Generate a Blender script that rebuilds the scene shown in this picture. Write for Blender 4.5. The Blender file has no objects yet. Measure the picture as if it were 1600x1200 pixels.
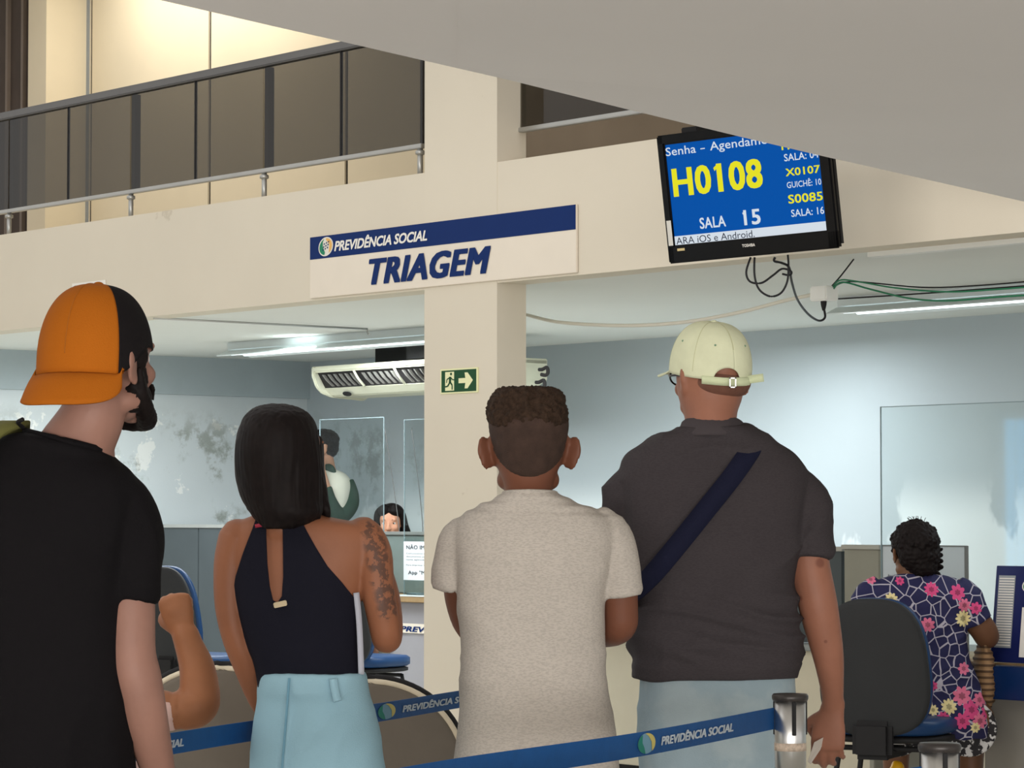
import bpy, bmesh, math, random
import numpy as np
from mathutils import Vector, Matrix, noise
random.seed(7)
S = bpy.context.scene
col = S.collection
# ------------------------------------------------------------------ camera, world, light
F = 4600.0; HZ = 808.0; CAMZ = 1.35
PITCH = math.atan((HZ-600)/F)
cd = bpy.data.cameras.new('camera'); cam = bpy.data.objects.new('camera', cd); col.objects.link(cam)
cam.location = (0, 0, CAMZ); cam.rotation_euler = (math.pi/2+PITCH, 0, 0)
cd.sensor_fit = 'HORIZONTAL'; cd.sensor_width = 36; cd.lens = 36*F/1600; cd.clip_end = 200
S.camera = cam
w = bpy.data.worlds.new('world'); S.world = w; w.use_nodes = True
w.node_tree.nodes['Background'].inputs[0].default_value = (1.0, .975, .95, 1)
w.node_tree.nodes['Background'].inputs[1].default_value = .9
S.view_settings.view_transform = 'Standard'; S.view_settings.look = 'None'
S.view_settings.exposure = 0.0; S.view_settings.gamma = 1; S.view_settings.use_curve_mapping = False

PHI = math.radians(39.6)
U = Vector((math.sin(PHI), -math.cos(PHI), 0)); N = Vector((math.cos(PHI), math.sin(PHI), 0)); Z = Vector((0, 0, 1))
CAM = Vector((0, 0, CAMZ))
def ray(px, py):
    x = (px-800)/F; y = (600-py)/F
    c, s = math.cos(PITCH), math.sin(PITCH)
    return Vector((x, c-y*s, s+y*c))
def PX(px, py, Y): r = ray(px, py); return CAM+r*(Y/r.y)
def hitD(px, py, D): r = ray(px, py); return CAM+r*(D/r.dot(N))
def uz(px, py, D): p = hitD(px, py, D); return p.dot(U), p.z
def hitU(px, py, u): r = ray(px, py); return CAM+r*(u/r.dot(U))
def hitZ(px, py, z): r = ray(px, py); return CAM+r*((z-CAMZ)/r.z)
def WP(u, D, z): return U*u+N*D+Z*z

def area(name, loc, to, sx, sy, power, color, spread=180):
    l = bpy.data.lights.new(name, 'AREA'); l.shape = 'RECTANGLE'; l.size = sx; l.size_y = sy
    l.energy = power; l.color = color; l.spread = math.radians(spread)
    o = bpy.data.objects.new(name, l); col.objects.link(o); o.location = loc
    o.rotation_euler = (Vector(to)-Vector(loc)).to_track_quat('-Z', 'Y').to_euler(); return o
DB = 8.66; DW = 12.21
area('hall_daylight', (-5.5, 3.5, 4.6), (0.5, 11, 1.8), 5, 3, 230, (1, .95, .88))
area('hall_fill_light', (0.5, -5.0, .75), (0.5, 4, 2.4), 9, 1.3, 680, (1, .97, .94))  # added fill from behind the camera, lifts the soffit and the people's backs
area('back_room_tube_light', WP(-12.4, 10.6, 2.36), WP(-12.4, 10.6, 0), 2.6, .25, 80, (.90, .965, 1))
area('back_room_left_fill', WP(-15.0, 9.9, 2.38), WP(-15.0, 9.9, 0), 2.4, .25, 110, (.90, .965, 1))  # added fill without its own fixture, brightens the left wall
area('back_room_tube_light_right', WP(-6.9, 10.4, 2.36), WP(-6.9, 10.4, 0), 2.6, .25, 30, (.90, .965, 1))
area('upper_floor_lamp', WP(-17.0, 10.9, 5.45), WP(-17.0, 11.4, 3), 2.6, .3, 44, (1, .95, .86))

# ------------------------------------------------------------------ materials
MATS = {}
def M(name, rgb, rough=.6, metal=0, var=.06, vscale=6, bump=0, bscale=60, spec=.35, emit=0, trans=0, coords='Object', alpha=1, ior=1.45):
    if name in MATS: return MATS[name]
    m = bpy.data.materials.new(name); m.use_nodes = True; nt = m.node_tree; b = nt.nodes['Principled BSDF']
    rgb = tuple(((c/255)/12.92 if c/255 <= .04045 else (((c/255)+.055)/1.055)**2.4) for c in rgb)
    b.inputs['Base Color'].default_value = (*rgb, 1); b.inputs['Roughness'].default_value = rough
    b.inputs['Metallic'].default_value = metal; b.inputs['Specular IOR Level'].default_value = spec
    b.inputs['IOR'].default_value = ior
    tc = nt.nodes.new('ShaderNodeTexCoord')
    if var:
        n = nt.nodes.new('ShaderNodeTexNoise'); n.inputs['Scale'].default_value = vscale; n.inputs['Detail'].default_value = 5
        nt.links.new(tc.outputs[coords], n.inputs['Vector'])
        mr = nt.nodes.new('ShaderNodeMapRange'); mr.inputs['From Min'].default_value = .3; mr.inputs['From Max'].default_value = .7
        mr.inputs['To Min'].default_value = 1-var; mr.inputs['To Max'].default_value = 1+var
        nt.links.new(n.outputs[0], mr.inputs[0])
        mx = nt.nodes.new('ShaderNodeVectorMath'); mx.operation = 'SCALE'; mx.inputs[0].default_value = rgb
        nt.links.new(mr.outputs[0], mx.inputs['Scale']); nt.links.new(mx.outputs[0], b.inputs['Base Color'])
    if bump:
        n2 = nt.nodes.new('ShaderNodeTexNoise'); n2.inputs['Scale'].default_value = bscale; n2.inputs['Detail'].default_value = 3
        nt.links.new(tc.outputs[coords], n2.inputs['Vector'])
        bp = nt.nodes.new('ShaderNodeBump'); bp.inputs['Strength'].default_value = bump; bp.inputs['Distance'].default_value = .004
        nt.links.new(n2.outputs[0], bp.inputs['Height']); nt.links.new(bp.outputs[0], b.inputs['Normal'])
    if emit:
        b.inputs['Emission Color'].default_value = (*rgb, 1); b.inputs['Emission Strength'].default_value = emit
        for l_ in list(b.inputs['Base Color'].links): nt.links.remove(l_)
        b.inputs['Base Color'].default_value = tuple(c*.06 for c in rgb)+(1,)
    if trans: b.inputs['Transmission Weight'].default_value = trans
    if alpha < 1: b.inputs['Alpha'].default_value = alpha
    MATS[name] = m; return m
def lin(rgb): return tuple(((c/255)/12.92 if c/255 <= .04045 else (((c/255)+.055)/1.055)**2.4) for c in rgb)
def layer(m, rgb, fac_builder):
    """mix another colour over a material's base colour with a procedural mask"""
    nt = m.node_tree; b = nt.nodes['Principled BSDF']; inp = b.inputs['Base Color']
    mx = nt.nodes.new('ShaderNodeMix'); mx.data_type = 'RGBA'
    if inp.links: nt.links.new(inp.links[0].from_socket, mx.inputs[6])
    else: mx.inputs[6].default_value = inp.default_value[:]
    mx.inputs[7].default_value = (*lin(rgb), 1)
    nt.links.new(fac_builder(nt), mx.inputs[0]); nt.links.new(mx.outputs[2], inp)
def nmath(nt, op, a, b=None, c=None):
    n = nt.nodes.new('ShaderNodeMath'); n.operation = op
    for i, v in enumerate((a, b, c)):
        if v is None: continue
        if isinstance(v, (int, float)): n.inputs[i].default_value = v
        else: nt.links.new(v, n.inputs[i])
    return n.outputs[0]
def nsmooth(nt, x, lo, hi, a=0, b=1):
    n = nt.nodes.new('ShaderNodeMapRange'); n.interpolation_type = 'SMOOTHSTEP'
    n.inputs[1].default_value = lo; n.inputs[2].default_value = hi; n.inputs[3].default_value = a; n.inputs[4].default_value = b
    nt.links.new(x, n.inputs[0]); return n.outputs[0]
def npos(nt): return nt.nodes.new('ShaderNodeNewGeometry').outputs['Position']
def nnoise(nt, scale, detail=4, vec=None, rough=.5):
    n = nt.nodes.new('ShaderNodeTexNoise'); n.inputs['Scale'].default_value = scale; n.inputs['Detail'].default_value = detail
    n.inputs['Roughness'].default_value = rough
    nt.links.new(vec if vec is not None else npos(nt), n.inputs['Vector']); return n.outputs[0]
def nscale(nt, v, s):
    n = nt.nodes.new('ShaderNodeVectorMath'); n.operation = 'MULTIPLY'; n.inputs[1].default_value = s
    nt.links.new(v, n.inputs[0]); return n.outputs[0]
def ndist(nt, p):
    n = nt.nodes.new('ShaderNodeVectorMath'); n.operation = 'DISTANCE'; n.inputs[1].default_value = p
    nt.links.new(npos(nt), n.inputs[0]); return n.outputs['Value']
def nsep(nt, k):
    n = nt.nodes.new('ShaderNodeSeparateXYZ'); nt.links.new(npos(nt), n.inputs[0]); return n.outputs[k]

# ------------------------------------------------------------------ object helpers
WM = {}
def empty(name, loc, label=None, cat=None, group=None, rz=0, kind=None):
    o = bpy.data.objects.new(name, None); col.objects.link(o); o.location = loc; o.rotation_euler = (0, 0, rz)
    o.empty_display_size = .1
    WM[o.name] = Matrix.Translation(Vector(loc)) @ Matrix.Rotation(rz, 4, 'Z')
    tag(o, label, cat, group, kind); return o
def tag(o, label=None, cat=None, group=None, kind=None):
    if label: o['label'] = label
    if cat: o['category'] = cat
    if group: o['group'] = group
    if kind: o['kind'] = kind
    return o
def link(me, name, mat, parent=None, smooth=False):
    o = bpy.data.objects.new(name, me); col.objects.link(o)
    mats = mat if isinstance(mat, (list, tuple)) else [mat]
    me.materials.clear()
    for m in mats: me.materials.append(m)
    if parent is not None:
        me.transform(WM[parent.name].inverted()); o.parent = parent; WM[o.name] = WM[parent.name]
    else:
        # origin at the foot of the mesh
        n = len(me.vertices); a = np.empty(n*3); me.vertices.foreach_get('co', a); a = a.reshape(-1, 3)
        c = Vector(((a[:, 0].min()+a[:, 0].max())/2, (a[:, 1].min()+a[:, 1].max())/2, a[:, 2].min()))
        me.transform(Matrix.Translation(-c)); o.location = c; WM[o.name] = Matrix.Translation(c)
    me.polygons.foreach_set('use_smooth', [smooth]*len(me.polygons))
    return o
def mesh_from(vs, fs, name='mesh'):
    me = bpy.data.meshes.new(name); me.from_pydata([tuple(v) for v in vs], [], fs); me.update(); return me
def applied(me, setup):
    o = bpy.data.objects.new('tmp', me); col.objects.link(o); setup(o)
    dg = bpy.context.evaluated_depsgraph_get(); dg.update()
    r = bpy.data.meshes.new_from_object(o.evaluated_get(dg)); bpy.data.objects.remove(o); return r

class MB:
    """boxes, prisms and tubes gathered into one mesh"""
    def __init__(s): s.bm = bmesh.new()
    def hexa(s, p, bevel=0):
        t = bmesh.new(); v = [t.verts.new(q) for q in p]
        for f in ((0, 3, 2, 1), (4, 5, 6, 7), (0, 1, 5, 4), (1, 2, 6, 5), (2, 3, 7, 6), (3, 0, 4, 7)): t.faces.new([v[i] for i in f])
        bmesh.ops.recalc_face_normals(t, faces=t.faces)
        if bevel: bmesh.ops.bevel(t, geom=t.edges[:], offset=bevel, segments=2, affect='EDGES', clamp_overlap=True)
        s.add(t)
    def add(s, t):
        me = bpy.data.meshes.new('t'); t.to_mesh(me); t.free(); s.bm.from_mesh(me); bpy.data.meshes.remove(me)
    def wbox(s, u0, u1, d0, d1, z0, z1, bevel=0):
        s.hexa([WP(u0, d0, z0), WP(u1, d0, z0), WP(u1, d1, z0), WP(u0, d1, z0), WP(u0, d0, z1), WP(u1, d0, z1), WP(u1, d1, z1), WP(u0, d1, z1)], bevel); return s
    def fbox(s, fr, x0, x1, y0, y1, z0, z1, bevel=0):
        s.hexa([fr @ Vector(q) for q in ((x0, y0, z0), (x1, y0, z0), (x1, y1, z0), (x0, y1, z0), (x0, y0, z1), (x1, y0, z1), (x1, y1, z1), (x0, y1, z1))], bevel); return s
    def prism(s, pts, off, bevel=0):
        off = Vector(off); t = bmesh.new(); a = [t.verts.new(p) for p in pts]; b = [t.verts.new(Vector(p)+off) for p in pts]; n = len(pts)
        t.faces.new(a); t.faces.new(b[::-1])
        for i in range(n): t.faces.new((a[i], b[i], b[(i+1) % n], a[(i+1) % n]))
        bmesh.ops.recalc_face_normals(t, faces=t.faces)
        if bevel: bmesh.ops.bevel(t, geom=[e for e in t.edges if e.verts[0].co != e.verts[1].co], offset=bevel, segments=2, affect='EDGES', clamp_overlap=True)
        s.add(t); return s
    def tube(s, pts, r, n=10):
        sc = Sculpt(); sc.tube(pts, [r]*len(pts) if not isinstance(r, (list, tuple)) else r, n=n, interp=1 if len(pts) < 3 else 6, dome=False)
        me = mesh_from(sc.v, sc.f); s.bm.from_mesh(me); bpy.data.meshes.remove(me); return s
    def lathe(s, c, prof, n=32):
        vs = []; fs = []
        for (r, z) in prof:
            for i in range(n):
                a = 2*math.pi*i/n; vs.append((c[0]+r*math.cos(a), c[1]+r*math.sin(a), c[2]+z))
        for k in range(len(prof)-1):
            for i in range(n): fs.append((k*n+i, k*n+(i+1) % n, (k+1)*n+(i+1) % n, (k+1)*n+i))
        fs.append(tuple(range(n))[::-1]); fs.append(tuple((len(prof)-1)*n+i for i in range(n)))
        me = mesh_from(vs, fs); s.bm.from_mesh(me); bpy.data.meshes.remove(me); return s
    def build(s, name, mat, parent=None, smooth=False):
        me = bpy.data.meshes.new(name); s.bm.to_mesh(me); s.bm.free()
        o = link(me, name, mat, parent, smooth); return o

def catmull(a, k):
    a = np.array(a, float)
    if len(a) < 3 or k <= 1: return a
    out = []
    for i in range(len(a)-1):
        p0 = a[max(i-1, 0)]; p1 = a[i]; p2 = a[i+1]; p3 = a[min(i+2, len(a)-1)]
        for j in range(k):
            t = j/k
            out.append(.5*((2*p1)+(-p0+p2)*t+(2*p0-5*p1+4*p2-p3)*t*t+(-p0+3*p1-3*p2+p3)*t**3))
    out.append(a[-1]); return np.array(out)

class Sculpt:
    """closed volumes that are fused by a voxel remesh into one continuous skin"""
    def __init__(s): s.v = []; s.f = []
    def ring_stack(s, rings):
        n = len(rings[0]); o = len(s.v)
        for r in rings: s.v += [tuple(p) for p in r]
        for k in range(len(rings)-1):
            for i in range(n): s.f.append((o+k*n+i, o+k*n+(i+1) % n, o+(k+1)*n+(i+1) % n, o+(k+1)*n+i))
        s.f.append(tuple(o+i for i in range(n))[::-1]); s.f.append(tuple(o+(len(rings)-1)*n+i for i in range(n)))
    def ell(s, c, r, rot=None, n=18):
        c = Vector(c); R = rot if rot is not None else Matrix.Identity(3); rings = []
        for k in range(n+1):
            th = math.pi*(k+.02)/(n+.04) - math.pi/2
            rings.append([c+R @ Vector((r[0]*math.cos(th)*math.cos(a), r[1]*math.cos(th)*math.sin(a), r[2]*math.sin(th))) for a in [2*math.pi*i/(n+6) for i in range(n+6)]])
        s.ring_stack(rings); return s
    def tube(s, pts, radii, ref=(1, 0, 0), n=20, interp=5, dome=True):
        pts = [Vector(p) for p in pts]; rr = [(r if isinstance(r, (tuple, list)) else (r, r)) for r in radii]
        P = catmull([[*p, *r] for p, r in zip(pts, rr)], interp)
        rings = []; ref = Vector(ref); m = len(P)
        for i in range(m):
            t = Vector(P[min(i+1, m-1)][:3]-P[max(i-1, 0)][:3])
            if t.length < 1e-9: t = Vector((0, 0, 1))
            t.normalize()
            a = ref-t*ref.dot(t)
            if a.length < .05: a = Vector((0, 1, 0))-t*t.y
            a.normalize(); b = t.cross(a); c = Vector(P[i][:3]); ra, rb = max(P[i][3], 1e-4), max(P[i][4], 1e-4)
            if dome and i == 0:
                for q in (.12, .5, .8): 
                    h = math.sqrt(1-q*q); rings.append([c-t*min(ra, rb)*h+(a*ra*math.cos(x)+b*rb*math.sin(x))*q for x in [2*math.pi*j/n for j in range(n)]])
            rings.append([c+a*ra*math.cos(x)+b*rb*math.sin(x) for x in [2*math.pi*j/n for j in range(n)]])
            if dome and i == m-1:
                for q in (.8, .5, .12):
                    h = math.sqrt(1-q*q); rings.append([c+t*min(ra, rb)*h+(a*ra*math.cos(x)+b*rb*math.sin(x))*q for x in [2*math.pi*j/n for j in range(n)]])
        s.ring_stack(rings); return s
    def torso(s, Y, rows, p=2.5, k=5, n=48, shrink=0):
        """rows: (py, xl, xr, front depth, back depth[, dY]) read against a person standing at distance Y"""
        R = catmull([list(r)+[0]*(6-len(r)) for r in rows], k); rings = []
        for (py, xl, xr, bf, bb, dY) in R:
            A = PX(xl, py, Y+dY); B = PX(xr, py, Y+dY); c = (A+B)/2; a = max((B-A).length/2-shrink, .004); ring = []
            for j in range(n):
                t = 2*math.pi*j/n; cx, sy = math.cos(t), math.sin(t)
                x = a*math.copysign(abs(cx)**(2/p), cx); d = max((bf if sy > 0 else bb)-shrink, .004); y = d*math.copysign(abs(sy)**(2/p), sy)
                ring.append(c+Vector((x, y, 0)))
            rings.append(ring)
        s.ring_stack(rings); return s
    def mesh(s, voxel=.006, smooth=4, disp=None):
        me = mesh_from(s.v, s.f)
        bm = bmesh.new(); bm.from_mesh(me); bmesh.ops.recalc_face_normals(bm, faces=bm.faces); bm.to_mesh(me); bm.free()
        def setup(o):
            r = o.modifiers.new('r', 'REMESH'); r.mode = 'VOXEL'; r.voxel_size = voxel
            if smooth: q = o.modifiers.new('s', 'SMOOTH'); q.factor = .5; q.iterations = smooth
        r = applied(me, setup)
        if disp:
            bm = bmesh.new(); bm.from_mesh(r); bm.normal_update()
            for v in bm.verts: v.co += v.normal*disp(v.co, v.normal)
            bm.to_mesh(r); bm.free()
        return r
    def build(s, name, mat, parent=None, voxel=.006, smooth=4, disp=None):
        return link(s.mesh(voxel, smooth, disp), name, mat, parent, True)

def text_geo(body, shear=0, offset=0, space=1):
    c = bpy.data.curves.new('t', 'FONT'); c.body = body; c.shear = shear; c.offset = offset; c.size = 1; c.space_character = space; c.resolution_u = 3
    o = bpy.data.objects.new('t', c); col.objects.link(o)
    dg = bpy.context.evaluated_depsgraph_get(); dg.update()
    me = bpy.data.meshes.new_from_object(o.evaluated_get(dg)); bpy.data.objects.remove(o)
    v = np.array([x.co[:2] for x in me.vertices]); f = [tuple(p.vertices) for p in me.polygons]
    lo = v.min(0); hi = v.max(0); v = (v-lo)/(hi-lo); bpy.data.meshes.remove(me); return v, f
def letters(name, body, mat, parent, mp, shear=0, offset=0, space=1):
    """mp maps (0..1, 0..1) to a point in the world; offset (in letter heights) makes the strokes bolder"""
    v0, f0 = text_geo(body, shear, 0, space*(1+offset*3.2)); asp = .62*len(body); vv = []; f = []
    sh = [(0, 0)] if offset <= 0 else [(x, y*.7) for x in (-1, -.33, .33, 1) for y in (-1, 0, 1)]
    for k, (dx, dy) in enumerate(sh):
        o_ = len(vv); vv += [(a+dx*offset*2/asp, b+dy*offset*2) for a, b in v0]; f += [tuple(o_+i for i in q) for q in f0]
    v = np.array(vv); lo = v.min(0); hi = v.max(0); v = (v-lo)/(hi-lo)
    nn = (mp(1, 0)-mp(0, 0)).cross(mp(0, 1)-mp(0, 0)).normalized()
    if nn.dot(CAM-mp(.5, .5)) < 0: nn = -nn
    m = len(v0)
    return link(mesh_from([mp(a, b)+nn*(.00009*(i//m)) for i, (a, b) in enumerate(v)], f), name, mat, parent)
def poly(name, pts, mat, parent, mp):
    return link(mesh_from([mp(a, b) for a, b in pts], [tuple(range(len(pts)))]), name, mat, parent)
def sub(mp, u0, u1, v0, v1): return lambda a, b: mp(u0+(u1-u0)*a, v0+(v1-v0)*b)

# ------------------------------------------------------------------ colours
cream = M('cream_wall_paint', (214, 205, 187), .75, var=.03, vscale=1.2, bump=.08, bscale=180)
grey_ceiling = M('soffit_paint', (232, 229, 227), .8, var=.02, vscale=.8)
ceil_white = M('ceiling_paint', (222, 224, 218), .8, var=.02, vscale=1)
blue_wall = M('blue_grey_wall_paint', (176, 186, 190), .75, var=.03, vscale=.8, bump=.06, bscale=120)
damp_wall = M('damp_wall_paint', (204, 212, 214), .8, var=.04, vscale=1.5, bump=.1, bscale=90)
def damp(nt):
    a = nsmooth(nt, nnoise(nt, 1.9, 8, rough=.62), .475, .57); b = nsmooth(nt, nnoise(nt, 7, 6, rough=.7), .44, .6)
    h = nsmooth(nt, nsep(nt, 2), 2.15, 1.85); return nmath(nt, 'MULTIPLY', nmath(nt, 'MULTIPLY', a, b), nmath(nt, 'MULTIPLY', h, .62))
def flake(nt):
    a = nsmooth(nt, nnoise(nt, 3.1, 9, rough=.68), .56, .585); h = nsmooth(nt, nsep(nt, 2), 2.15, 2.0); return nmath(nt, 'MULTIPLY', nmath(nt, 'MULTIPLY', a, h), .8)
layer(damp_wall, (236, 238, 234), flake); layer(damp_wall, (112, 116, 98), damp)
def scuff(nt):
    v = nscale(nt, npos(nt), (1, 1, .55)); a = nsmooth(nt, nnoise(nt, .9, 6, v, .6), .50, .53)
    h = nsmooth(nt, nsep(nt, 2), 1.62, 1.3); return nmath(nt, 'MULTIPLY', nmath(nt, 'MULTIPLY', a, h), .75)
layer(blue_wall, (232, 238, 238), scuff)
layer(blue_wall, (128, 134, 128), lambda nt: nmath(nt, 'MULTIPLY', damp(nt), nsmooth(nt, nsep(nt, 0), -.2, -1.0)))
layer(cream, (182, 170, 150), lambda nt: nmath(nt, 'MULTIPLY', nsmooth(nt, nnoise(nt, 2.3, 7, rough=.7), .66, .70), .5))
upper_panel = M('cream_wall_panel', (212, 200, 175), .6, var=.03, vscale=2)
dark_gap = M('dark_joint', (22, 20, 20), .8, var=0)
floor_m = M('floor_tile', (206, 202, 192), .35, var=.06, vscale=3)
navy = M('navy_print', (12, 42, 98), .5, var=.03, spec=.15)
white_pl = M('white_board', (226, 216, 200), .5, var=.02)
white = M('white_enamel', (228, 228, 222), .45, var=.02)
alu = M('aluminium', (176, 176, 172), .35, .7, var=.05)
steel = M('brushed_steel', (214, 214, 212), .34, 1, var=.05, vscale=20)
grey_metal = M('grey_rail', (104, 103, 102), .45, .3, var=.05)
black_pl = M('black_plastic', (9, 9, 11), .25, var=.05, spec=.25)
matte_black = M('matte_black', (24, 23, 24), .65, var=.1)
taupe = M('taupe_shell', (104, 96, 86), .6, var=.08, vscale=8, bump=.1)
cream_edge = M('cream_edging', (206, 194, 170), .5, var=.04)
chair_grey = M('chair_back_shell', (38, 39, 40), .7, var=.08, bump=.2, bscale=200)
chair_blue = M('blue_vinyl', (20, 54, 94), .42, var=.08, spec=.3)
slate = M('slate_partition', (66, 73, 76), .55, var=.06, vscale=4)
beige_part = M('grey_beige_partition', (136, 134, 122), .6, var=.05)
counter_front = M('counter_front', (176, 176, 174), .6, var=.04)
wood = M('wood_edge', (150, 124, 88), .5, var=.1, vscale=25)
green_cable = M('green_cable', (40, 120, 84), .5, var=0)
belt_blue = M('blue_webbing', (14, 74, 132), .6, var=.06, vscale=40, bump=.15, bscale=400)
belt_text = M('belt_print', (196, 206, 214), .6, var=0)
sign_green = M('exit_green', (18, 72, 40), .5, var=.03)
sign_cream = M('photoluminescent_cream', (232, 232, 184), .5, var=.02)

def glass_mat(name, tint, op, rough=.03):
    m = bpy.data.materials.new(name); m.use_nodes = True; nt = m.node_tree; nt.nodes.clear()
    o = nt.nodes.new('ShaderNodeOutputMaterial'); t = nt.nodes.new('ShaderNodeBsdfTransparent'); t.inputs[0].default_value = (*lin(tint), 1)
    g = nt.nodes.new('ShaderNodeBsdfGlossy'); g.inputs['Roughness'].default_value = rough; g.inputs[0].default_value = (1, 1, 1, 1)
    mx = nt.nodes.new('ShaderNodeMixShader'); fr = nt.nodes.new('ShaderNodeLayerWeight'); fr.inputs[0].default_value = .5; f5 = nmath(nt, 'ADD', nmath(nt, 'MULTIPLY', nmath(nt, 'POWER', fr.outputs['Facing'], 5), .96), .045)
    nt.links.new(nmath(nt, 'MULTIPLY', f5, op), mx.inputs[0]); nt.links.new(t.outputs[0], mx.inputs[1]); nt.links.new(g.outputs[0], mx.inputs[2]); nt.links.new(mx.outputs[0], o.inputs[0]); return m
acrylic = glass_mat('clear_acrylic', (246, 249, 249), .7)
acrylic_edge = M('acrylic_edge', (128, 144, 147), .4, var=0, spec=.15)
smoked = glass_mat('smoked_glass', (170, 168, 163), .8)
acrylic_left = glass_mat('clear_acrylic_counter', (246, 249, 249), .3)

def smoothstep(x, a, b):
    t = min(max((x-a)/(b-a), 0), 1); return t*t*(3-2*t)
# ------------------------------------------------------------------ setting
def struct(mb, name, mat, smooth=False): return tag(mb.build(name, mat, None, smooth), kind='structure')
zb = uz(663, 453, DB)[1]; zt = uz(663, 270, DB)[1]; UL = -24.5; UR = 2.5
uP0 = uz(663.5, 600, DB)[0]; uP1 = uz(777, 600, DB)[0]
DP = (hitU(822, 600, uP1)).dot(N)
print('beam', zb, zt, 'pillar', uP0, uP1, DP)
struct(MB().wbox(UL, UR, -8, DW+.3, -.1, 0), 'floor', floor_m)
struct(MB().wbox(UL, UR, DB, DP-.004, zb, zt), 'wall_front', cream)
struct(MB().wbox(uP0, uP1, DB-.002, DP, 0, 6.0), 'wall_pillar', cream)
struct(MB().wbox(UL, UR, DP-.004, DW+.2, zb+.012, zb+.10), 'ceiling', ceil_white)
uc = hitD(480, 600, DW).dot(U)
struct(MB().wbox(uc-.15, UR, DW, DW+.15, 0, zb+.012), 'wall_back', blue_wall)
struct(MB().wbox(uc-.2, uc, DB, DW, 0, zb+.012), 'wall_left', damp_wall)
zs = hitU(0, 608, uc).z
struct(MB().wbox(uc-.001, uc+.035, DB+.2, DW, zs, zb+.012), 'trim_1', M('left_beam_paint', (168, 180, 184), .8, var=.03))
struct(MB().wbox(UL, uc-.2, DB, DB+.2, 0, zb), 'wall_left_end', cream)
# side wall of the hall with a window of blue vertical blinds; it shows in the acrylic screens
XW = -9.0
m = MB()
def xb(m, y0, y1, z0, z1, x0=XW-.15, x1=XW): m.hexa([(x0, y0, z0), (x1, y0, z0), (x1, y1, z0), (x0, y1, z0), (x0, y0, z1), (x1, y0, z1), (x1, y1, z1), (x0, y1, z1)])
xb(m, 4, 10.4, 0, 3); xb(m, 12.5, 24, 0, 3); xb(m, 10.4, 12.5, 0, .9); xb(m, 10.4, 12.5, 2.15, 3); struct(m, 'wall_side', cream)
m = MB(); xb(m, 10.36, 10.42, .88, 2.17, XW-.06, XW+.02); xb(m, 12.48, 12.54, .88, 2.17, XW-.06, XW+.02); xb(m, 10.36, 12.54, 2.13, 2.19, XW-.06, XW+.02); xb(m, 10.36, 12.54, .86, .92, XW-.06, XW+.02); struct(m, 'window_1', white)
m = MB()
for k in range(24): xb(m, 10.43+.0855*k, 10.43+.0855*k+.078, .93, 2.12, XW-.05-.01*(k % 2), XW-.04-.01*(k % 2))
struct(m, 'trim_6', M('daylit_blue_blind', (120, 190, 235), .7, var=.1, vscale=3, emit=4.5))
# upper floor
DU = 11.5
struct(MB().wbox(UL, UR, DP, DU+.6, zb+.10, zt-.12), 'floor_upper', cream)
zu = zt-.12
up = MB()
ju = [uz(x, 250, DU)[0] for x in (73, 141, 327, 541)]
dlt = ju[3]-ju[2]; ext = [ju[3]+dlt*k for k in range(1, 9)]
edges_u = ju+ext
for a, b in zip(edges_u[:-1], edges_u[1:]): up.wbox(a+.017, b-.017, DU, DU+.02, zu, 5.6)
struct(up, 'wall_upper', upper_panel)
struct(MB().wbox(ju[0]-.02, edges_u[-1], DU+.014, DU+.12, zu, 5.6), 'wall_upper_backing', dark_gap)
struct(MB().wbox(ju[0]+.02, ju[1]-.02, DU-.006, DU+.03, zu, 5.6), 'door_1', M('grey_door', (140, 146, 150), .5, var=.03))
c0 = uz(44, 100, DU-.35)[0]; c1 = uz(72, 100, DU-.35)[0]
struct(MB().wbox(c0, c1, DU-.35, DU+.1, zu, 5.6), 'trim_2', upper_panel)
struct(MB().wbox(UL, c0, DU-.30, DU-.25, zu, 5.6), 'wall_upper_left', M('dark_curtain_wall', (74, 64, 58), .8, var=.1))
mb = MB()
for x in (12, 36): a = uz(x, 100, DU-.31)[0]; mb.wbox(a, a+.03, DU-.33, DU-.30, zu, 5.5)
struct(mb, 'trim_3', M('brown_upright', (112, 100, 90), .6))
struct(MB().wbox(UL, UR, DP+.2, DU+.2, 5.6, 5.7), 'ceiling_upper', ceil_white)
struct(MB().wbox(uz(700, 200, 10.2)[0], UR, 10.2, 10.3, zu, 5.6), 'wall_upper_right', M('brown_beige_paint', (150, 134, 114), .75, var=.03))
# near soffit with slanting edge: the photographer stands under it
HS = CAMZ+1.1
edge = [hitZ(x, y, HS) for x, y in ((-120, -92), (250, 0), (440, 44), (530, 64), (664, 95), (795, 125), (985, 172), (1150, 212), (1290, 245), (1450, 281), (1600, 315), (1900, 380))]
pts = edge+[Vector((9, edge[-1].y, HS)), Vector((9, -6, HS)), Vector((-9, -6, HS)), Vector((-9, edge[0].y-1.2, HS))]
struct(MB().prism(pts, (0, 0, .28)), 'ceiling_near', grey_ceiling)
cr = [hitZ(x, y, HS-.002) for x, y in ((715, 100), (790, 118), (1100, 143), (1350, 163), (1600, 187), (1800, 205))]
cl = []
pts = cr+[Vector((6, cr[-1].y-.2, HS-.002)), Vector((6, 2, HS-.002)), Vector((-1, 2, HS-.002))]
struct(MB().prism([p+Vector((0, 0, 0)) for p in cr]+[Vector((6, cr[-1].y-.2, HS-.002)), Vector((6, 2, HS-.002)), Vector((cr[0].x+.1, 2, HS-.002))], (0, 0, .006)), 'trim_4', grey_ceiling)
# beam foot strip and skirting
struct(MB().wbox(uz(1310, 395, DB)[0], UR, DP-.004, DP+.05, zb-.02, zb+.012), 'trim_5', white)

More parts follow.
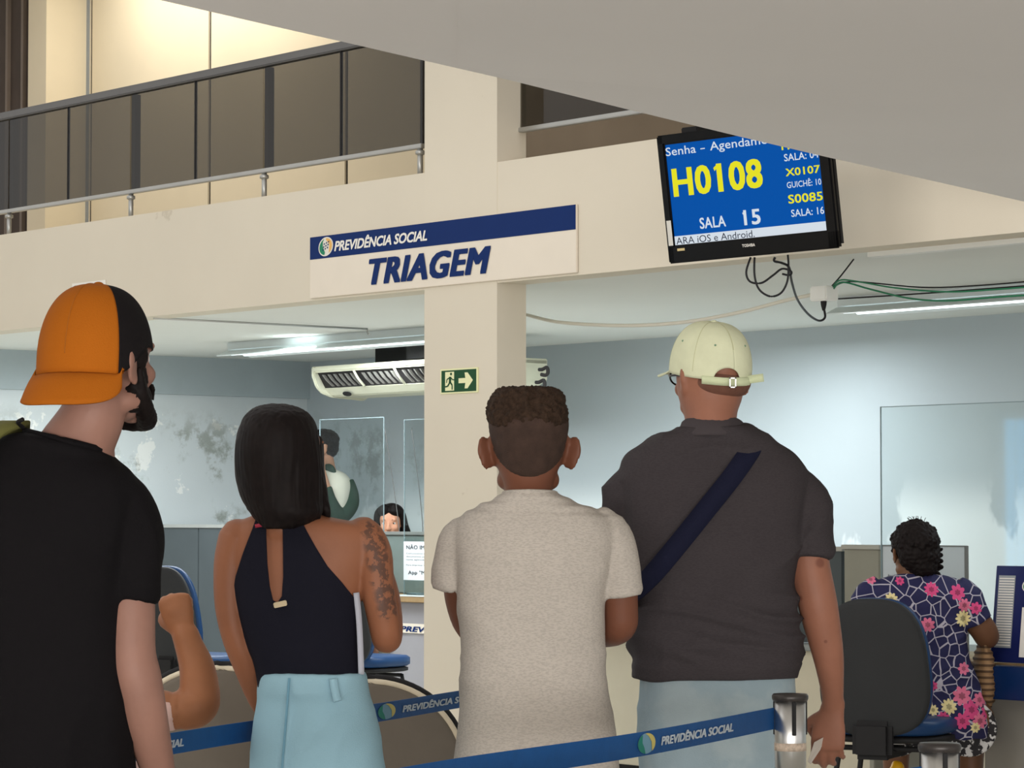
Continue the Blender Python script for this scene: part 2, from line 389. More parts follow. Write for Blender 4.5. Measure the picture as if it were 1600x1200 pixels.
# ------------------------------------------------------------------ balcony railing
DR = DP-.03
def railing(px_posts, x0, x1, label, endframe=False):
    base = WP((uz(x0, 200, DR)[0]+uz(x1, 200, DR)[0])/2, DR, zt)
    r = empty('balcony_railing', base, label, 'railing')
    zg0 = uz(330, 277, DR)[1]; zg1 = uz(330, 122, DR)[1]; u0 = uz(x0, 200, DR)[0]; u1 = uz(x1, 200, DR)[0]
    MB().wbox(u0, u1, DR-.03, DR+.03, zg1, zg1+.045, .006).build('top_rail', grey_metal, r)
    MB().wbox(u0, u1, DR-.018, DR+.018, zg0-.022, zg0, .003).build('bottom_rail', alu, r)
    us = [u0]+[uz(x, 250, DR)[0] for x in px_posts]+[u1]
    allj = []
    for a, b in zip(us[:-1], us[1:]):
        mb = MB().wbox(a+.006, b-.006, DR-.004, DR+.004, zg0, zg1); mb.build('glass_panel', smoked, r)
    for a in us[1:-1]+([u1-.03] if not endframe else [u0+.05]):
        m = MB(); m.tube([WP(a, DR, zt-.02), WP(a, DR, zg0-.01)], .014); m.lathe(WP(a, DR, zg0-.055), [(.014, 0), (.024, .005), (.024, .02), (.014, .026)]); m.build('post', alu, r, True)
        MB().wbox(a-.02, a+.02, DR+.012, DR+.05, zg0-.01, zg1, .003).build('upright', grey_metal, r)
    for k, (a, b) in enumerate(zip(us[:-1], us[1:])):
        if (b-a) > .7: c = (a+b)/2; MB().wbox(c-.006, c+.006, DR-.006, DR+.006, zg0, zg1).build('glass_joint', matte_black, r)
    if endframe: MB().wbox(u0-.002, u0+.022, DR-.02, DR+.02, zg0-.02, zg1, .002).build('end_frame', alu, r)
    return r
railing([-190, 15, 205, 413], -400, 662.5, 'smoked glass balcony railing left of the cream pillar above the beam')
railing([1260, 1560], 793, 1900, 'smoked glass balcony railing right of the pillar, partly behind the screen', True)

# ------------------------------------------------------------------ signs
uS0, zS0 = uz(487.5, 465, DB); uS1, zS1 = uz(904, 428, DB)
zStop = uz(487.5, 371, DB)[1]; zbt = (zS0+zS1)/2
print('sign', zS0, zS1, zStop, uz(904, 320, DB)[1])
sg = empty('wall_sign', WP((uS0+uS1)/2, DB, zbt), 'white wall sign with navy top band reading TRIAGEM', 'sign')
MB().wbox(uS0, uS1, DB-.014, DB-.002, zbt, zStop, .002).build('board', white_pl, sg)
def mp_sign(a, b): return WP(uS0+(uS1-uS0)*a, DB-.0155, zbt+(zStop-zbt)*b)
MB().wbox(uS0+.003, uS1-.003, DB-.0155, DB-.013, zStop-(zStop-zbt)*.37, zStop-.002).build('navy_band', navy, sg)
def lift(mp, d): return lambda a, b: mp(a, b)-N*d
def logo(parent, mp, prefix=''):
    c = [(.5+.5*math.cos(t)*1.0, .5+.5*math.sin(t)) for t in [2*math.pi*i/40 for i in range(40)]]
    c = [(x+.10*(y-.5), y) for x, y in c]
    poly('logo_disc', c, M('logo_white', (224, 220, 208), .5, var=0), parent, mp)
    g = [(.5+.43*math.cos(t)+.06*math.sin(t), .5+.43*math.sin(t)) for t in [math.pi*(.62+.86*i/20) for i in range(21)]]+[(.45, .2), (.3, .5), (.3, .75)]
    poly('logo_green', g, M('logo_green', (30, 128, 92), .5, var=0), parent, lift(mp, .0008))
    g = [(.5+.43*math.cos(t)+.06*math.sin(t), .5+.43*math.sin(t)) for t in [math.pi*(-.3+.82*i/20) for i in range(21)]]+[(.5, .88), (.75, .6), (.72, .25)]
    poly('logo_yellow', g, M('logo_orange', (226, 176, 100), .5, var=0), parent, lift(mp, .0008))
    vs = []; fs = []
    for i in range(3):
        for j in range(3):
            x = .33+.15*i+.04*j; y = .34+.15*j+.05*i; o = len(vs); d = .055
            vs += [mp(x-d, y-.02), mp(x, y-d), mp(x+d, y+.02), mp(x, y+d)]; fs.append((o, o+1, o+2, o+3))
    me = mesh_from([Vector(v)-N*.0016 for v in vs], fs); link(me, 'logo_figures', navy, parent)
ink = M('white_print', (232, 228, 220), .5, var=0)
mps = lift(mp_sign, .001)
logo(sg, sub(mps, .038, .098, .66, .97))
letters('lettering', 'PREVIDÊNCIA SOCIAL', ink, sg, sub(mps, .103, .47, .72, .925), .25, .020, .92)
letters('title_lettering', 'TRIAGEM', navy, sg, sub(mps, .243, .705, .115, .535), .25, .026, 1.0)
# exit sign on pillar
u0, z0 = uz(690, 616, DB); u1, z1 = uz(748.5, 616, DB); z1 = uz(690, 577.5, DB)[1]
es = empty('exit_sign', WP((u0+u1)/2, DB, z0), 'green exit sign with running figure and arrow on the cream pillar', 'sign')
MB().wbox(u0, u1, DB-.008, DB-.002, z0, z1, .001).build('board', sign_cream, es)
mpe = lambda a, b: WP(u0+(u1-u0)*a, DB-.009, z0+(z1-z0)*b)
poly('green_field', [(.035, .06), (.965, .06), (.965, .94), (.035, .94)], sign_green, es, mpe)
mp1 = lift(mpe, .0008)
poly('doorway', [(.14, .12), (.38, .12), (.38, .88), (.14, .88)], sign_cream, es, mp1)
poly('arrow', [(.50, .40), (.68, .40), (.66, .18), (.74, .18), (.88, .5), (.74, .82), (.66, .82), (.68, .60), (.50, .60)], sign_cream, es, mp1)
mp2 = lift(mpe, .0016)
vs = []; fs = []
def seg(a, b, w):
    ax, ay = a; bx, by = b; dx, dy = bx-ax, (by-ay)*.5; L = math.hypot(dx, dy); nx, ny = -dy/L*w, dx/L*w*2; o = len(vs)
    vs.extend([mp2(ax+nx, ay+ny), mp2(bx+nx, by+ny), mp2(bx-nx, by-ny), mp2(ax-nx, ay-ny)]); fs.append((o, o+1, o+2, o+3))
for a, b, w_ in (((.28, .68), (.27, .45), .03), ((.27, .48), (.33, .34), .018), ((.33, .34), (.33, .16), .015), ((.27, .46), (.21, .30), .018), ((.21, .30), (.12, .28), .014), ((.28, .66), (.19, .58), .012), ((.19, .58), (.18, .44), .011), ((.28, .66), (.35, .55), .012), ((.35, .55), (.42, .56), .011)): seg(a, b, w_)
o = len(vs); k = 12
vs.extend([mp2(.30+.028*math.cos(2*math.pi*i/k), .79+.056*math.sin(2*math.pi*i/k)) for i in range(k)]); fs.append(tuple(range(o, o+k)))
link(mesh_from(vs, fs), 'running_figure', sign_green, es)
# small SAIDA sign, mostly behind the orange cap
u0, z0 = uz(114, 457, DB); u1, z1 = uz(166, 440, DB)
ss = empty('door_sign', WP((u0+u1)/2, DB, z0), 'small white SAIDA sign on the beam just above the orange cap', 'sign')
MB().wbox(u0, u1, DB-.006, DB-.002, z0, z1+.01).build('board', ink, ss)
letters('lettering', 'SAIDA', M('sign_black', (30, 28, 30), .5, var=0), ss, lambda a, b: WP(u0+(u1-u0)*(.04+.92*a), DB-.007, z0+(z1-z0)*(.15+.75*b)), 0, .01)
# ------------------------------------------------------------------ television
TY = 11.5; tc_ = PX(1163.5, 292, TY)
az = math.radians(39.5); tilt = math.radians(8.0)
wv = Vector((math.cos(az), -math.sin(az), 0)); mv = Vector((-math.sin(az), -math.cos(az), 0))
upv = (Z*math.cos(tilt)+mv*math.sin(tilt)); mo = (mv*math.cos(tilt)-Z*math.sin(tilt))
ro = math.radians(1.2); w2 = wv*math.cos(ro)+upv*math.sin(ro); u2 = upv*math.cos(ro)-wv*math.sin(ro)
TF = Matrix(((w2.x, mo.x, u2.x, tc_.x), (w2.y, mo.y, u2.y, tc_.y), (w2.z, mo.z, u2.z, tc_.z), (0, 0, 0, 1)))   # x right, y towards viewer, z up
SW, SH = .725, .402
tv = empty('television', TF @ Vector((0, -.05, -.3)), 'black wall television showing yellow ticket number H0108 on blue', 'television')
def tbox(x0, x1, y0, y1, z0, z1, bev=0): return MB().fbox(TF, x0, x1, y0, y1, z0, z1, bev)
fx0, fx1, fz0, fz1 = -SW/2-.036, SW/2+.05, -SH/2-.072, SH/2+.04
m = MB()
m.fbox(TF, fx0, fx1, -.012, .010, fz0, -SH/2, .006).fbox(TF, fx0, fx1, -.012, .010, SH/2, fz1, .006).fbox(TF, fx0, -SW/2, -.012, .010, fz0, fz1, .006).fbox(TF, SW/2, fx1, -.012, .010, fz0, fz1, .006)
m.build('bezel', black_pl, tv)
m = MB().fbox(TF, fx0+.004, fx1-.004, -.05, -.010, fz0+.004, fz1-.004, .012); m.fbox(TF, -.28, .22, -.08, -.05, -.17, .15, .02); m.build('rear_housing', matte_black, tv)
scr_blue = M('screen_blue', (4, 84, 172), .3, var=0, emit=.85, spec=.05)
scr_y = M('screen_yellow', (232, 228, 40), .3, var=0, emit=.9, spec=.05); scr_w = M('screen_white', (218, 228, 238), .3, var=0, emit=.85)
scr_dk = M('screen_dark_text', (26, 32, 54), .3, var=0)
tbox(-SW/2, SW/2, -.010, .000, -SH/2, SH/2).build('screen', scr_blue, tv)
mpt = lambda a, b: TF @ Vector((-SW/2+SW*a, .0008, -SH/2+SH*b))
def tl(mp, d=.0008): return lambda a, b: mp(a, b)+mo*d
poly('ticker_band', [(0, 0), (1, 0), (1, .088), (0, .088)], scr_w, tv, mpt)
mt = tl(mpt)
def scr(name, body, mat, u0, u1, v0, v1, off=.008): letters(name, body, mat, tv, sub(mt, u0, u1, v0, v1), 0, off)
scr('ticket_number', 'H0108', scr_y, .025, .625, .475, .76, .02)
scr('heading_word', 'Senha', scr_w, .0, .205, .888, .972, .006)
scr('heading_dash', '-', scr_w, .235, .265, .915, .925, .0)
scr('heading_word', 'Agendamento', scr_w, .30, .80, .865, .975, .005)
scr('room_word', 'SALA', scr_w, .18, .355, .135, .245, .012)
scr('room_number', '15', scr_w, .475, .585, .125, .275, .02)
scr('side_line', 'H0106', scr_y, .765, .985, .81, .885, .012)
scr('side_line', 'SALA: 04', scr_w, .775, .995, .70, .77, .01)
scr('side_line', 'X0107', scr_y, .775, .995, .555, .63, .012)
scr('side_line', 'GUICHÊ: 10', scr_w, .775, .995, .44, .515, .008)
scr('side_line', 'S0085', scr_y, .775, .995, .29, .375, .014)
scr('side_line', 'SALA: 16', scr_w, .785, .995, .16, .23, .01)
scr('ticker_text', 'ARA iOS e Android.', scr_dk, .01, .535, .004, .074, 0)
def flag(name, mat, parent, mp, x, top, w_, h_): poly(name, [(x, top), (x-w_, top-h_*.55), (x-w_*.8, top-h_), (x, top-h_*.5)], mat, parent, mp)
flag('figure_flag', scr_y, tv, mt, .338, .757, .030, .070); flag('figure_flag', scr_w, tv, mt, .492, .273, .024, .042)
mb_ = lambda a, b: TF @ Vector((-SW/2+SW*a, .0108, -SH/2+SH*b))
letters('brand_lettering', 'TOSHIBA', ink, tv, sub(mb_, .455, .54, -.085, -.055), 0, .02)
poly('sticker', [(-.035, 0), (-.004, 0), (-.004, .25), (-.035, .25)], M('sticker_white', (205, 202, 194), .6, var=.05), tv, mb_)
poly('badge', [(.02, -.06), (.07, -.06), (.07, -.035), (.02, -.035)], M('badge_gold', (200, 180, 130), .4, var=0), tv, mb_)
back = TF @ Vector((0, -.1, 0)); bw = hitD(1175, 330, DB)
m = MB().fbox(TF, -.30, -.22, -.12, -.03, .16, .262, .004); m.build('bracket_hook', matte_black, tv)
bw = hitD(1165, 300, DB); u_ = bw.dot(U)
m = MB().tube([TF @ Vector((-.05, -.08, 0)), WP(u_, DB-.02, bw.z)], .028); m.wbox(u_-.07, u_+.07, DB-.03, DB-.002, bw.z-.12, bw.z+.16, .004); m.build('wall_bracket', matte_black, tv)

def wire(pts, r, mat, label, cat='cable', name='cable', parent=None, group=None):
    m = MB().tube(pts, r, 8); o = m.build(name, mat, parent, True)
    if parent is None: tag(o, label, cat, group)
    return o
black_w = M('black_cable', (22, 22, 26), .45, var=0)
q = lambda L, Y: [PX(x, y, Y+(e[0] if e else 0)) for (x, y, *e) in L]
wire(q([(1173, 402), (1166, 425), (1172, 440), (1190, 442), (1208, 430), (1222, 420), (1236, 424), (1234, 430), (1222, 428)], 11.65), .0042, black_w, 'short black cable looped left under the television')
wire(q([(1179, 402), (1179, 430), (1186, 452), (1203, 463), (1220, 458), (1230, 440), (1232, 415), (1231, 398)], 11.62), .0042, black_w, 'black cable hanging in a deep loop under the television')
plug_p = PX(1287, 481, 12.6)
wire([PX(1211, 402, 11.6), PX(1210, 408, 11.6), PX(1222, 411, 11.6), PX(1233, 418, 11.65), PX(1237, 440, 11.8), PX(1246, 468, 12.1), PX(1262, 490, 12.4), PX(1279, 501, 12.6), PX(1289, 496, 12.62), plug_p], .0050, black_w, 'black power lead from the television to the white outlet box')
# outlet box hanging under the ceiling with trunking
ob = empty('outlet_box', PX(1284, 478, 12.6), 'white outlet box with black plug hanging under the ceiling', 'outlet')
bc = PX(1285, 459, 12.6)
m = MB().wbox(bc.dot(U)-.05, bc.dot(U)+.05, bc.dot(N)-.03, bc.dot(N)+.05, bc.z-.032, bc.z+.032, .006); m.build('box', white, ob)
m = MB().tube([plug_p+Z*.035, plug_p+Z*.012, plug_p-Z*.012], [.014, .012, .006]); m.build('plug', matte_black, ob, True)
trunk = M('cream_trunking', (206, 202, 188), .5, var=.02)
wire([PX(823, 492, 14.2), PX(870, 503, 14.0), PX(940, 508, 13.7), PX(1010, 508, 13.4), PX(1080, 502, 13.2), PX(1160, 487, 13.0), PX(1225, 470, 12.8), PX(1272, 460, 12.65)], .0085, trunk, 'sagging cream cable conduit from pillar to outlet box', 'conduit', 'cable_conduit')
wire([PX(1299, 452, 12.6), PX(1312, 438, 12.5), PX(1340, 440, 12.4), PX(1400, 450, 12.2), PX(1480, 456, 12), PX(1560, 452, 11.8), PX(1660, 444, 11.6)], .0035, green_cable, 'upper green cable leading right from outlet box')
wire([PX(1300, 455, 12.6), PX(1316, 441, 12.5), PX(1360, 452, 12.4), PX(1420, 466, 12.2), PX(1480, 470, 12), PX(1560, 464, 11.8), PX(1660, 458, 11.6)], .004, green_cable, 'lower green cable sagging right from outlet box')
wire([PX(1297, 450, 12.6), PX(1313, 432, 12.55), PX(1334, 405, 12.5)], .0035, black_w, 'short black wire rising from outlet box to ceiling strip')
wire([PX(1299, 452, 12.6), PX(1330, 440, 12.5), PX(1440, 449, 12.3), PX(1530, 446, 12.2), PX(1650, 436, 12)], .003, black_w, 'thin dark wire running right below the beam')
wire([PX(1310, 467, 12.9), PX(1450, 458, 12.6), PX(1650, 443, 12.2)], .0035, black_w, 'straight dark wire stretched beside the right ceiling light')

# ------------------------------------------------------------------ ceiling lights
tube_m = M('lamp_tube', (235, 250, 255), .3, var=0, emit=3.0)
lamp_body = M('lamp_body', (214, 222, 222), .5, var=.02)
def ceiling_light(x0, x1, ytop, D, label):
    zc = zb+.012; u0 = hitD(x0, ytop, D).dot(U); u1 = hitD(x1, ytop, D).dot(U)
    r = empty('ceiling_light', WP((u0+u1)/2, D, zc-.1), label, 'light')
    MB().wbox(u0, u1, D-.05, D+.05, zc-.05, zc, .004).build('housing', lamp_body, r)
    m = MB()
    m.prism([WP(u0, D-.05, zc-.05), WP(u0, D-.13, zc-.085), WP(u0, D-.128, zc-.09), WP(u0, D-.05, zc-.056)], U*(u1-u0))
    m.prism([WP(u0, D+.05, zc-.05), WP(u0, D+.13, zc-.085), WP(u0, D+.128, zc-.09), WP(u0, D+.05, zc-.056)], U*(u1-u0))
    m.build('reflector', lamp_body, r)
    for s_ in (-1, 1): MB().tube([WP(u0+.05, D+s_*.05, zc-.07), WP(u1-.05, D+s_*.05, zc-.07)], .014).build('lamp_tube', tube_m, r, True)
    return r
ceiling_light(365, 760, 530, 10.5, 'long white ceiling light above the air conditioner, left of pillar')
ceiling_light(1318, 1900, 478, 10.7, 'white ceiling light at the right behind the beam')
m = MB(); a = uz(245, 497, DB+.9); zc = zb+.01
pA = hitZ(240, 497, zc-.012); pB = hitZ(574, 514, zc-.012); m.tube([pA, pB], .006, 8); m.tube([pB, pB-Z*.02, pB-Z*.035+U*.012, pB-Z*.02+U*.02], .0035, 8)
tag(m.build('ceiling_rod', alu, None, True), 'thin grey rod with a hook fixed under the left ceiling', 'rod')
m = MB(); pA = hitZ(-40, 521, zb-.002); pB = hitZ(640, 520, zb-.002)

# ------------------------------------------------------------------ air conditioner (ceiling type)
ac_w = M('conditioner_casing', (206, 206, 184), .5, var=.04)
zc = zb+.012
DA0 = 10.95; uA0 = hitD(486, 590, DA0).dot(U); uA1 = hitD(846, 590, DA0+.5).dot(U)
zA1 = uz(600, 568, DA0)[1]; zA0 = uz(600, 606, DA0+.1)[1]; print('ac z', zA0, zA1)
ac = empty('air_conditioner', WP((uA0+uA1)/2, DA0+.3, zA0), 'cream ceiling air conditioner with open grille half behind pillar', 'air conditioner')
dep = .55
prof = [(0, zA1), (0, zA1-.035), (.02, zA1-.05), (.02, zA1-.055)]
m = MB(); m.wbox(uA0, uA1, DA0, DA0+dep, zA1-.03, zA1+.01, .01)
m.prism([WP(uA0+.02, DA0+.075, zA1-.122), WP(uA0+.02, DA0+.15, zA0-.035), WP(uA0+.02, DA0+.40, zA0-.04), WP(uA0+.02, DA0+dep, zA1-.12), WP(uA0+.02, DA0+dep, zA1-.03), WP(uA0+.02, DA0+.22, zA1-.03)], U*(uA1-uA0-.04), .012)
m.build('casing', ac_w, ac)
m = MB(); H2 = []
for s_, uu in ((0, uA0), (1, uA1-.03)):
    pr = [(0, zA1+.01), (0, zA1-.05), (.03, zA1-.12), (.075, zA1-.16), (.15, zA0-.04), (.40, zA0-.055), (dep, zA1-.12), (dep, zA1+.01)]
    MB().prism([WP(uu, DA0+d, z) for d, z in pr], U*.03, .006).build('end_cap', ac_w, ac)
MB().prism([WP(uA0+.03, DA0+.03, zA1-.03), WP(uA0+.03, DA0+.09, zA1-.125), WP(uA0+.03, DA0+.2, zA1-.11), WP(uA0+.03, DA0+.2, zA1-.03)], U*(uA1-uA0-.06)).build('air_outlet', M('outlet_dark', (38, 36, 36), .8, var=0), ac)
n = 26
louv = M('louver_grey', (120, 118, 112), .5, var=0)
for i in range(n):
    if i % 7 == 6: continue
    uu = uA0+.10+(uA1-uA0-.2)*i/(n-1)
    m = MB(); m.prism([WP(uu, DA0+.012, zA1-.045), WP(uu+.018, DA0+.03, zA1-.08), WP(uu+.03, DA0+.07, zA1-.118), WP(uu+.042, DA0+.07, zA1-.118), WP(uu+.03, DA0+.03, zA1-.08), WP(uu+.012, DA0+.012, zA1-.045)], N*.02)
    m.build('louver', louv, ac)
for i in (6, 13, 20):
    uu = uA0+.10+(uA1-uA0-.2)*i/(n-1)
    MB().tube([WP(uu, DA0+.0, zA1-.03), WP(uu+.02, DA0+.02, zA1-.08), WP(uu+.01, DA0+.075, zA1-.125)], .008).build('grille_rib', ac_w, ac, True)
c = WP(uA0+.24, DA0+.108, zA1-.165)
MB().prism([c+U*.045*math.cos(t)+(Z*.013-N*.012)*math.sin(t) for t in [2*math.pi*i/16 for i in range(16)]], (0, 0, -.004)).build('badge', matte_black, ac)
m = MB(); m.wbox(uA0+.28, uA0+.9, DA0+.3, DA0+.34, zA1+.01, zc, 0); m.wbox(uA0+.8, uA1+.02, DA0+.15, DA0+.2, zA1+.03, zc, 0); m.build('hanging_bracket', matte_black, ac)
for k, (x, y) in enumerate(((851, 577), (846, 597))):
    p = hitD(x, y, DA0+.25); MB().tube([p-U*.05, p-U*.02, p+U*.02+Z*.01, p+U*.03-Z*.02, p+U*.01-Z*.035, p-U*.03-Z*.03], .011).build('pipe', M('pipe_insulation', (52, 50, 50), .8), ac, True)

# ------------------------------------------------------------------ left service counter behind the queue
slate_d = M('slate_dark', (62, 72, 78), .55, var=.05)
def partition(name, x0, x1, ytop, D, mat, label, joints=(), cap=None, z0=0.0, cat='partition'):
    u0, zt_ = uz(x0, ytop, D); u1 = uz(x1, ytop, D)[0]
    r = empty(name, WP((u0+u1)/2, D, z0), label, cat)
    us = [u0]+[uz(j, ytop, D)[0] for j in joints]+[u1]
    for a, b in zip(us[:-1], us[1:]): MB().wbox(a+.003, b-.003, D, D+.04, z0, zt_, .003).build('panel', mat, r)
    if len(us) > 2: MB().wbox(u0+.004, u1-.004, D+.01, D+.03, z0, zt_-.01).build('joint_core', dark_gap, r)
    if cap: MB().wbox(u0-.01, u1+.01, D-.01, D+.05, zt_, zt_+.022, .003).build('cap_rail', cap, r)
    return r
partition('office_partition', 150, 372, 824, 10.6, slate, 'slate grey partition with pale top rail behind the capped man', (310,), alu)
partition('office_partition', 374, 560, 826, 10.62, beige_part, 'grey beige partition behind the long haired woman', (470,), alu)
# counter desk with vertical end panel
DC = 10.75
uC0 = uz(596, 930, DC)[0]; uC1 = uz(700, 930, DC)[0]; zc1 = uz(640, 932, DC)[1]
ct = empty('service_counter', WP((uC0+uC1)/2, DC+.3, 0), 'grey service counter with wood edge and PREVIDÊNCIA sign left of pillar', 'counter')
MB().wbox(uC0, uC1, DC-.02, DC+.58, zc1-.035, zc1, .004).build('worktop', wood, ct)
MB().wbox(uC0+.005, uC1-.005, DC-.018, DC+.57, zc1, zc1+.004).build('worktop_surface', M('laminate_grey', (190, 196, 194), .3), ct)
MB().wbox(uC0+.02, uC1, DC+.03, DC+.06, 0, zc1-.036, .003).build('front_panel', M('grey_lilac_panel', (150, 148, 152), .6, var=.03), ct)
MB().wbox(uC0, uC0+.05, DC+.0, DC+.55, 0, zc1-.036, .003).build('leg_panel', beige_part, ct)
ua, za = uz(629, 989, DC); ub, zb2 = uz(668, 976, DC)
MB().wbox(ua-.6, ub+.25, DC+.022, DC+.03, za, zb2, .001).build('name_strip', white_pl, ct)
letters('name_lettering', 'PREVIDÊNCIA SOCIAL', navy, ct, lambda a, b: WP(ua-.05+(1.02)*a, DC+.0205, za+(zb2-za)*(.14+.72*b)), .25, .02, .95)
partition('counter_screen', 597, 667, 836, DC+.36, M('screen_panel_green_grey', (112, 122, 118), .5), 'green grey low screen standing on the left counter', (), alu, zc1+.005, 'partition')
# notice on its stand
ua, za = uz(631, 906, DC+.1); ub = ua+.46; zz = uz(631, 846, DC+.1)[1]
nt_ = empty('notice', WP((ua+ub)/2, DC+.1, zc1), 'white printed notice in clear stand on the left counter', 'notice')
MB().wbox(ua-.01, ub+.01, DC+.105, DC+.11, zc1+.004, zz+.02).build('stand', acrylic, nt_)
MB().wbox(ua, ub, DC+.098, DC+.101, za, zz).build('sheet', M('paper', (214, 220, 222), .7, var=.02), nt_)
mpn = lambda a, b: WP(ua+(ub-ua)*a, DC+.0965, za+(zz-za)*b)
prt = M('print_grey', (70, 74, 80), .7, var=0)
letters('notice_title', 'NÃO IMPRIMIMOS', prt, nt_, sub(mpn, .06, .96, .80, .93), 0, .01)
for k, (v, t) in enumerate(((.66, 'Comunicamos que não imprimimos'), (.58, 'documentos para uso externo'), (.50, 'nesta agência'), (.36, 'Para imprimir documentos'))):
    letters('notice_line', t, prt, nt_, sub(mpn, .06, .06+.9*len(t)/31, v, v+.05), 0, 0)
letters('notice_app', 'App "MEU INSS"', prt, nt_, sub(mpn, .10, .92, .12, .25), 0, .01)
# acrylic screens
def acrylic_screen(x0, x1, ytop, D, zfoot, label, fold=None):
    u0, z1 = uz(x0, ytop, D); u1 = uz(x1, ytop, D)[0]
    r = empty('acrylic_screen', WP((u0+u1)/2, D, zfoot), label, 'screen')
    MB().wbox(u0, u1, D-.002, D+.002, zfoot, z1).build('sheet', acrylic_left if D > 10 else acrylic, r)
    m = MB(); m.wbox(u0-.0015, u0+.002, D-.003, D+.003, zfoot, z1); m.wbox(u1-.002, u1+.0015, D-.003, D+.003, zfoot, z1); m.wbox(u0, u1, D-.003, D+.003, z1-.002, z1+.0015); m.build('polished_edge', acrylic_edge, r)
    m = MB()
    for t in (u0+.12, u1-.12): m.wbox(t-.05, t+.05, D-.04, D+.04, zfoot, zfoot+.012, .002)
    m.build('foot', acrylic_edge, r); return r
acrylic_screen(500, 600, 656, 10.9, zc1+.005, 'clear acrylic screen in front of the man in the green sleeved jacket')
acrylic_screen(632, 720, 656, 10.9, zc1+.005, 'clear acrylic screen beside the pillar on the left counter')
uq = uz(500, 930, 10.9)[0]
MB_ = MB().wbox(uq-.1, uC0-.01, DC+.02, DC+.58, zc1-.035, zc1, .004)
dk = empty('service_desk', WP((uq+uC0)/2, DC+.3, 0), 'grey desk top behind the long haired woman, mostly hidden', 'desk')
MB_.build('worktop', wood, dk)
m = MB(); m.wbox(uq-.08, uq-.03, DC+.04, DC+.55, 0, zc1-.035); m.wbox(uC0-.08, uC0-.03, DC+.04, DC+.55, 0, zc1-.035); m.build('leg_panel', beige_part, dk)
for (a, b) in (((600, 660), (624, 830)), ((643, 668), (660, 815))):
    wire([hitD(*a, DC+.5), hitD(*b, DC+.55), WP(hitD(*b, DC+.55).dot(U), DC+.55, zc1+.01)], .0025, grey_metal, 'thin grey cord hanging behind the acrylic screen, %s' % ('nearer the corner of the screens' if a[0] < 620 else 'nearer the pillar'))

# ------------------------------------------------------------------ right service counter
DCR = 9.15
# low cream front behind the two men and slate partition above it
u0, zt1 = uz(860, 974, 10.3); u1 = uz(1640, 974, 10.3)[0]
lc = empty('low_counter', WP((u0+u1)/2, 10.3, 0), 'low cream counter front behind the two men on the right', 'counter')
MB().wbox(u0, u1, 10.3, 10.36, .06, .70, .003).build('front_panel', M('cream_laminate', (196, 188, 168), .55, var=.03), lc)
MB().wbox(u0+.02, u1, 10.32, 10.35, 0, .06).build('plinth', matte_black, lc)
MB().wbox(u0, u1, 10.26, 10.9, .70, .73, .004).build('worktop', M('grey_worktop', (134, 138, 138), .5), lc)
partition('office_partition', 880, 1316, 856, 10.38, slate, 'slate grey partition between polo man and seated woman', (1100,), alu, .735)
partition('office_partition', 1318, 1374, 858, 10.36, beige_part, 'grey beige partition just left of the seated woman', (), alu, .735)
# desk of the seated woman
uD0 = uz(1535, 1000, DCR)[0]; zd = .76
dd = empty('service_desk', WP(uD0+.5, DCR+.3, 0), 'grey desk at the right edge where the woman in floral dress sits', 'desk')
MB().wbox(uD0-.75, uD0+1.2, DCR+.0, DCR+.7, zd-.03, zd, .004).build('worktop', wood, dd)
MB().wbox(uD0-.02, uD0+1.2, DCR+.03, DCR+.06, 0, zd-.031, .003).build('front_panel', M('desk_front', (142, 138, 130), .6, var=.04), dd)
MB().wbox(uD0-.73, uD0-.70, DCR+.1, DCR+.68, 0, zd-.031, .003).build('leg_panel', beige_part, dd)
acrylic_screen(1376, 1760, 636, DCR+.22, zd+.003, 'large clear acrylic screen on the desk of the seated woman')
# framed papers behind the acrylic
ua, z1_ = uz(1379, 853, DCR+.35); ub = uz(1508, 853, DCR+.35)[0]
fp = empty('notice_holder', WP((ua+ub)/2, DCR+.35, zd), 'pale notice holder with printed lines behind the seated woman', 'notice')
MB().wbox(ua, ub, DCR+.35, DCR+.36, zd+.002, z1_, .001).build('sheet', M('paper_grey', (196, 200, 206), .7, var=.02), fp)
m = MB().wbox(ua-.006, ua, DCR+.345, DCR+.365, zd+.002, z1_+.004); m.wbox(ub, ub+.006, DCR+.345, DCR+.365, zd+.002, z1_+.004); m.wbox(ua, ub, DCR+.345, DCR+.365, z1_, z1_+.005); m.build('holder_edge', grey_metal, fp)
for k in range(4):
    letters('printed_line', ('Atendimento', 'mediante', 'apresentação', 'de senha')[k], prt, fp, (lambda v: lambda a, b: WP(ua+.03+.10*a*(1, .75, 1, .7)[v], DCR+.3485, z1_-.14-.04*v+.017*b))(k), 0, .005)
# navy desk number sign
ua, zt2 = uz(1550, 884, DCR+.02); ub = ua+.42; zlow = zd+.004
ns = empty('desk_sign', WP((ua+ub)/2, DCR+.02, zd), 'navy desk sign with white numeral standing on the right desk', 'sign')
lean = .05
def mpg(a, b): return WP(ua+(ub-ua)*a+.012*(1-b), DCR+.0-.06*(1-b)+lean, zlow+(zt2-zlow)*b)
p = [mpg(0, 0), mpg(1, 0), mpg(1, 1), mpg(0, 1)]
navy_s = M('navy_sign_face', (24, 34, 86), .3, var=.08, vscale=3)
MB().prism(p, N*.006).build('panel', navy_s, ns)
MB().prism([p[0]+N*.05+Z*.0, p[1]+N*.05, mpg(1, 0)+N*.12, mpg(0, 0)+N*.12], Z*.006).build('foot', navy_s, ns)
mg = lift(mpg, .0015)
poly('list_panel', [(.04, .15), (.25, .15), (.25, .90), (.04, .90)], M('list_paper', (150, 156, 160), .6, var=0), ns, mg)
m_ = lift(mpg, .0022)
vs = []; fs = []
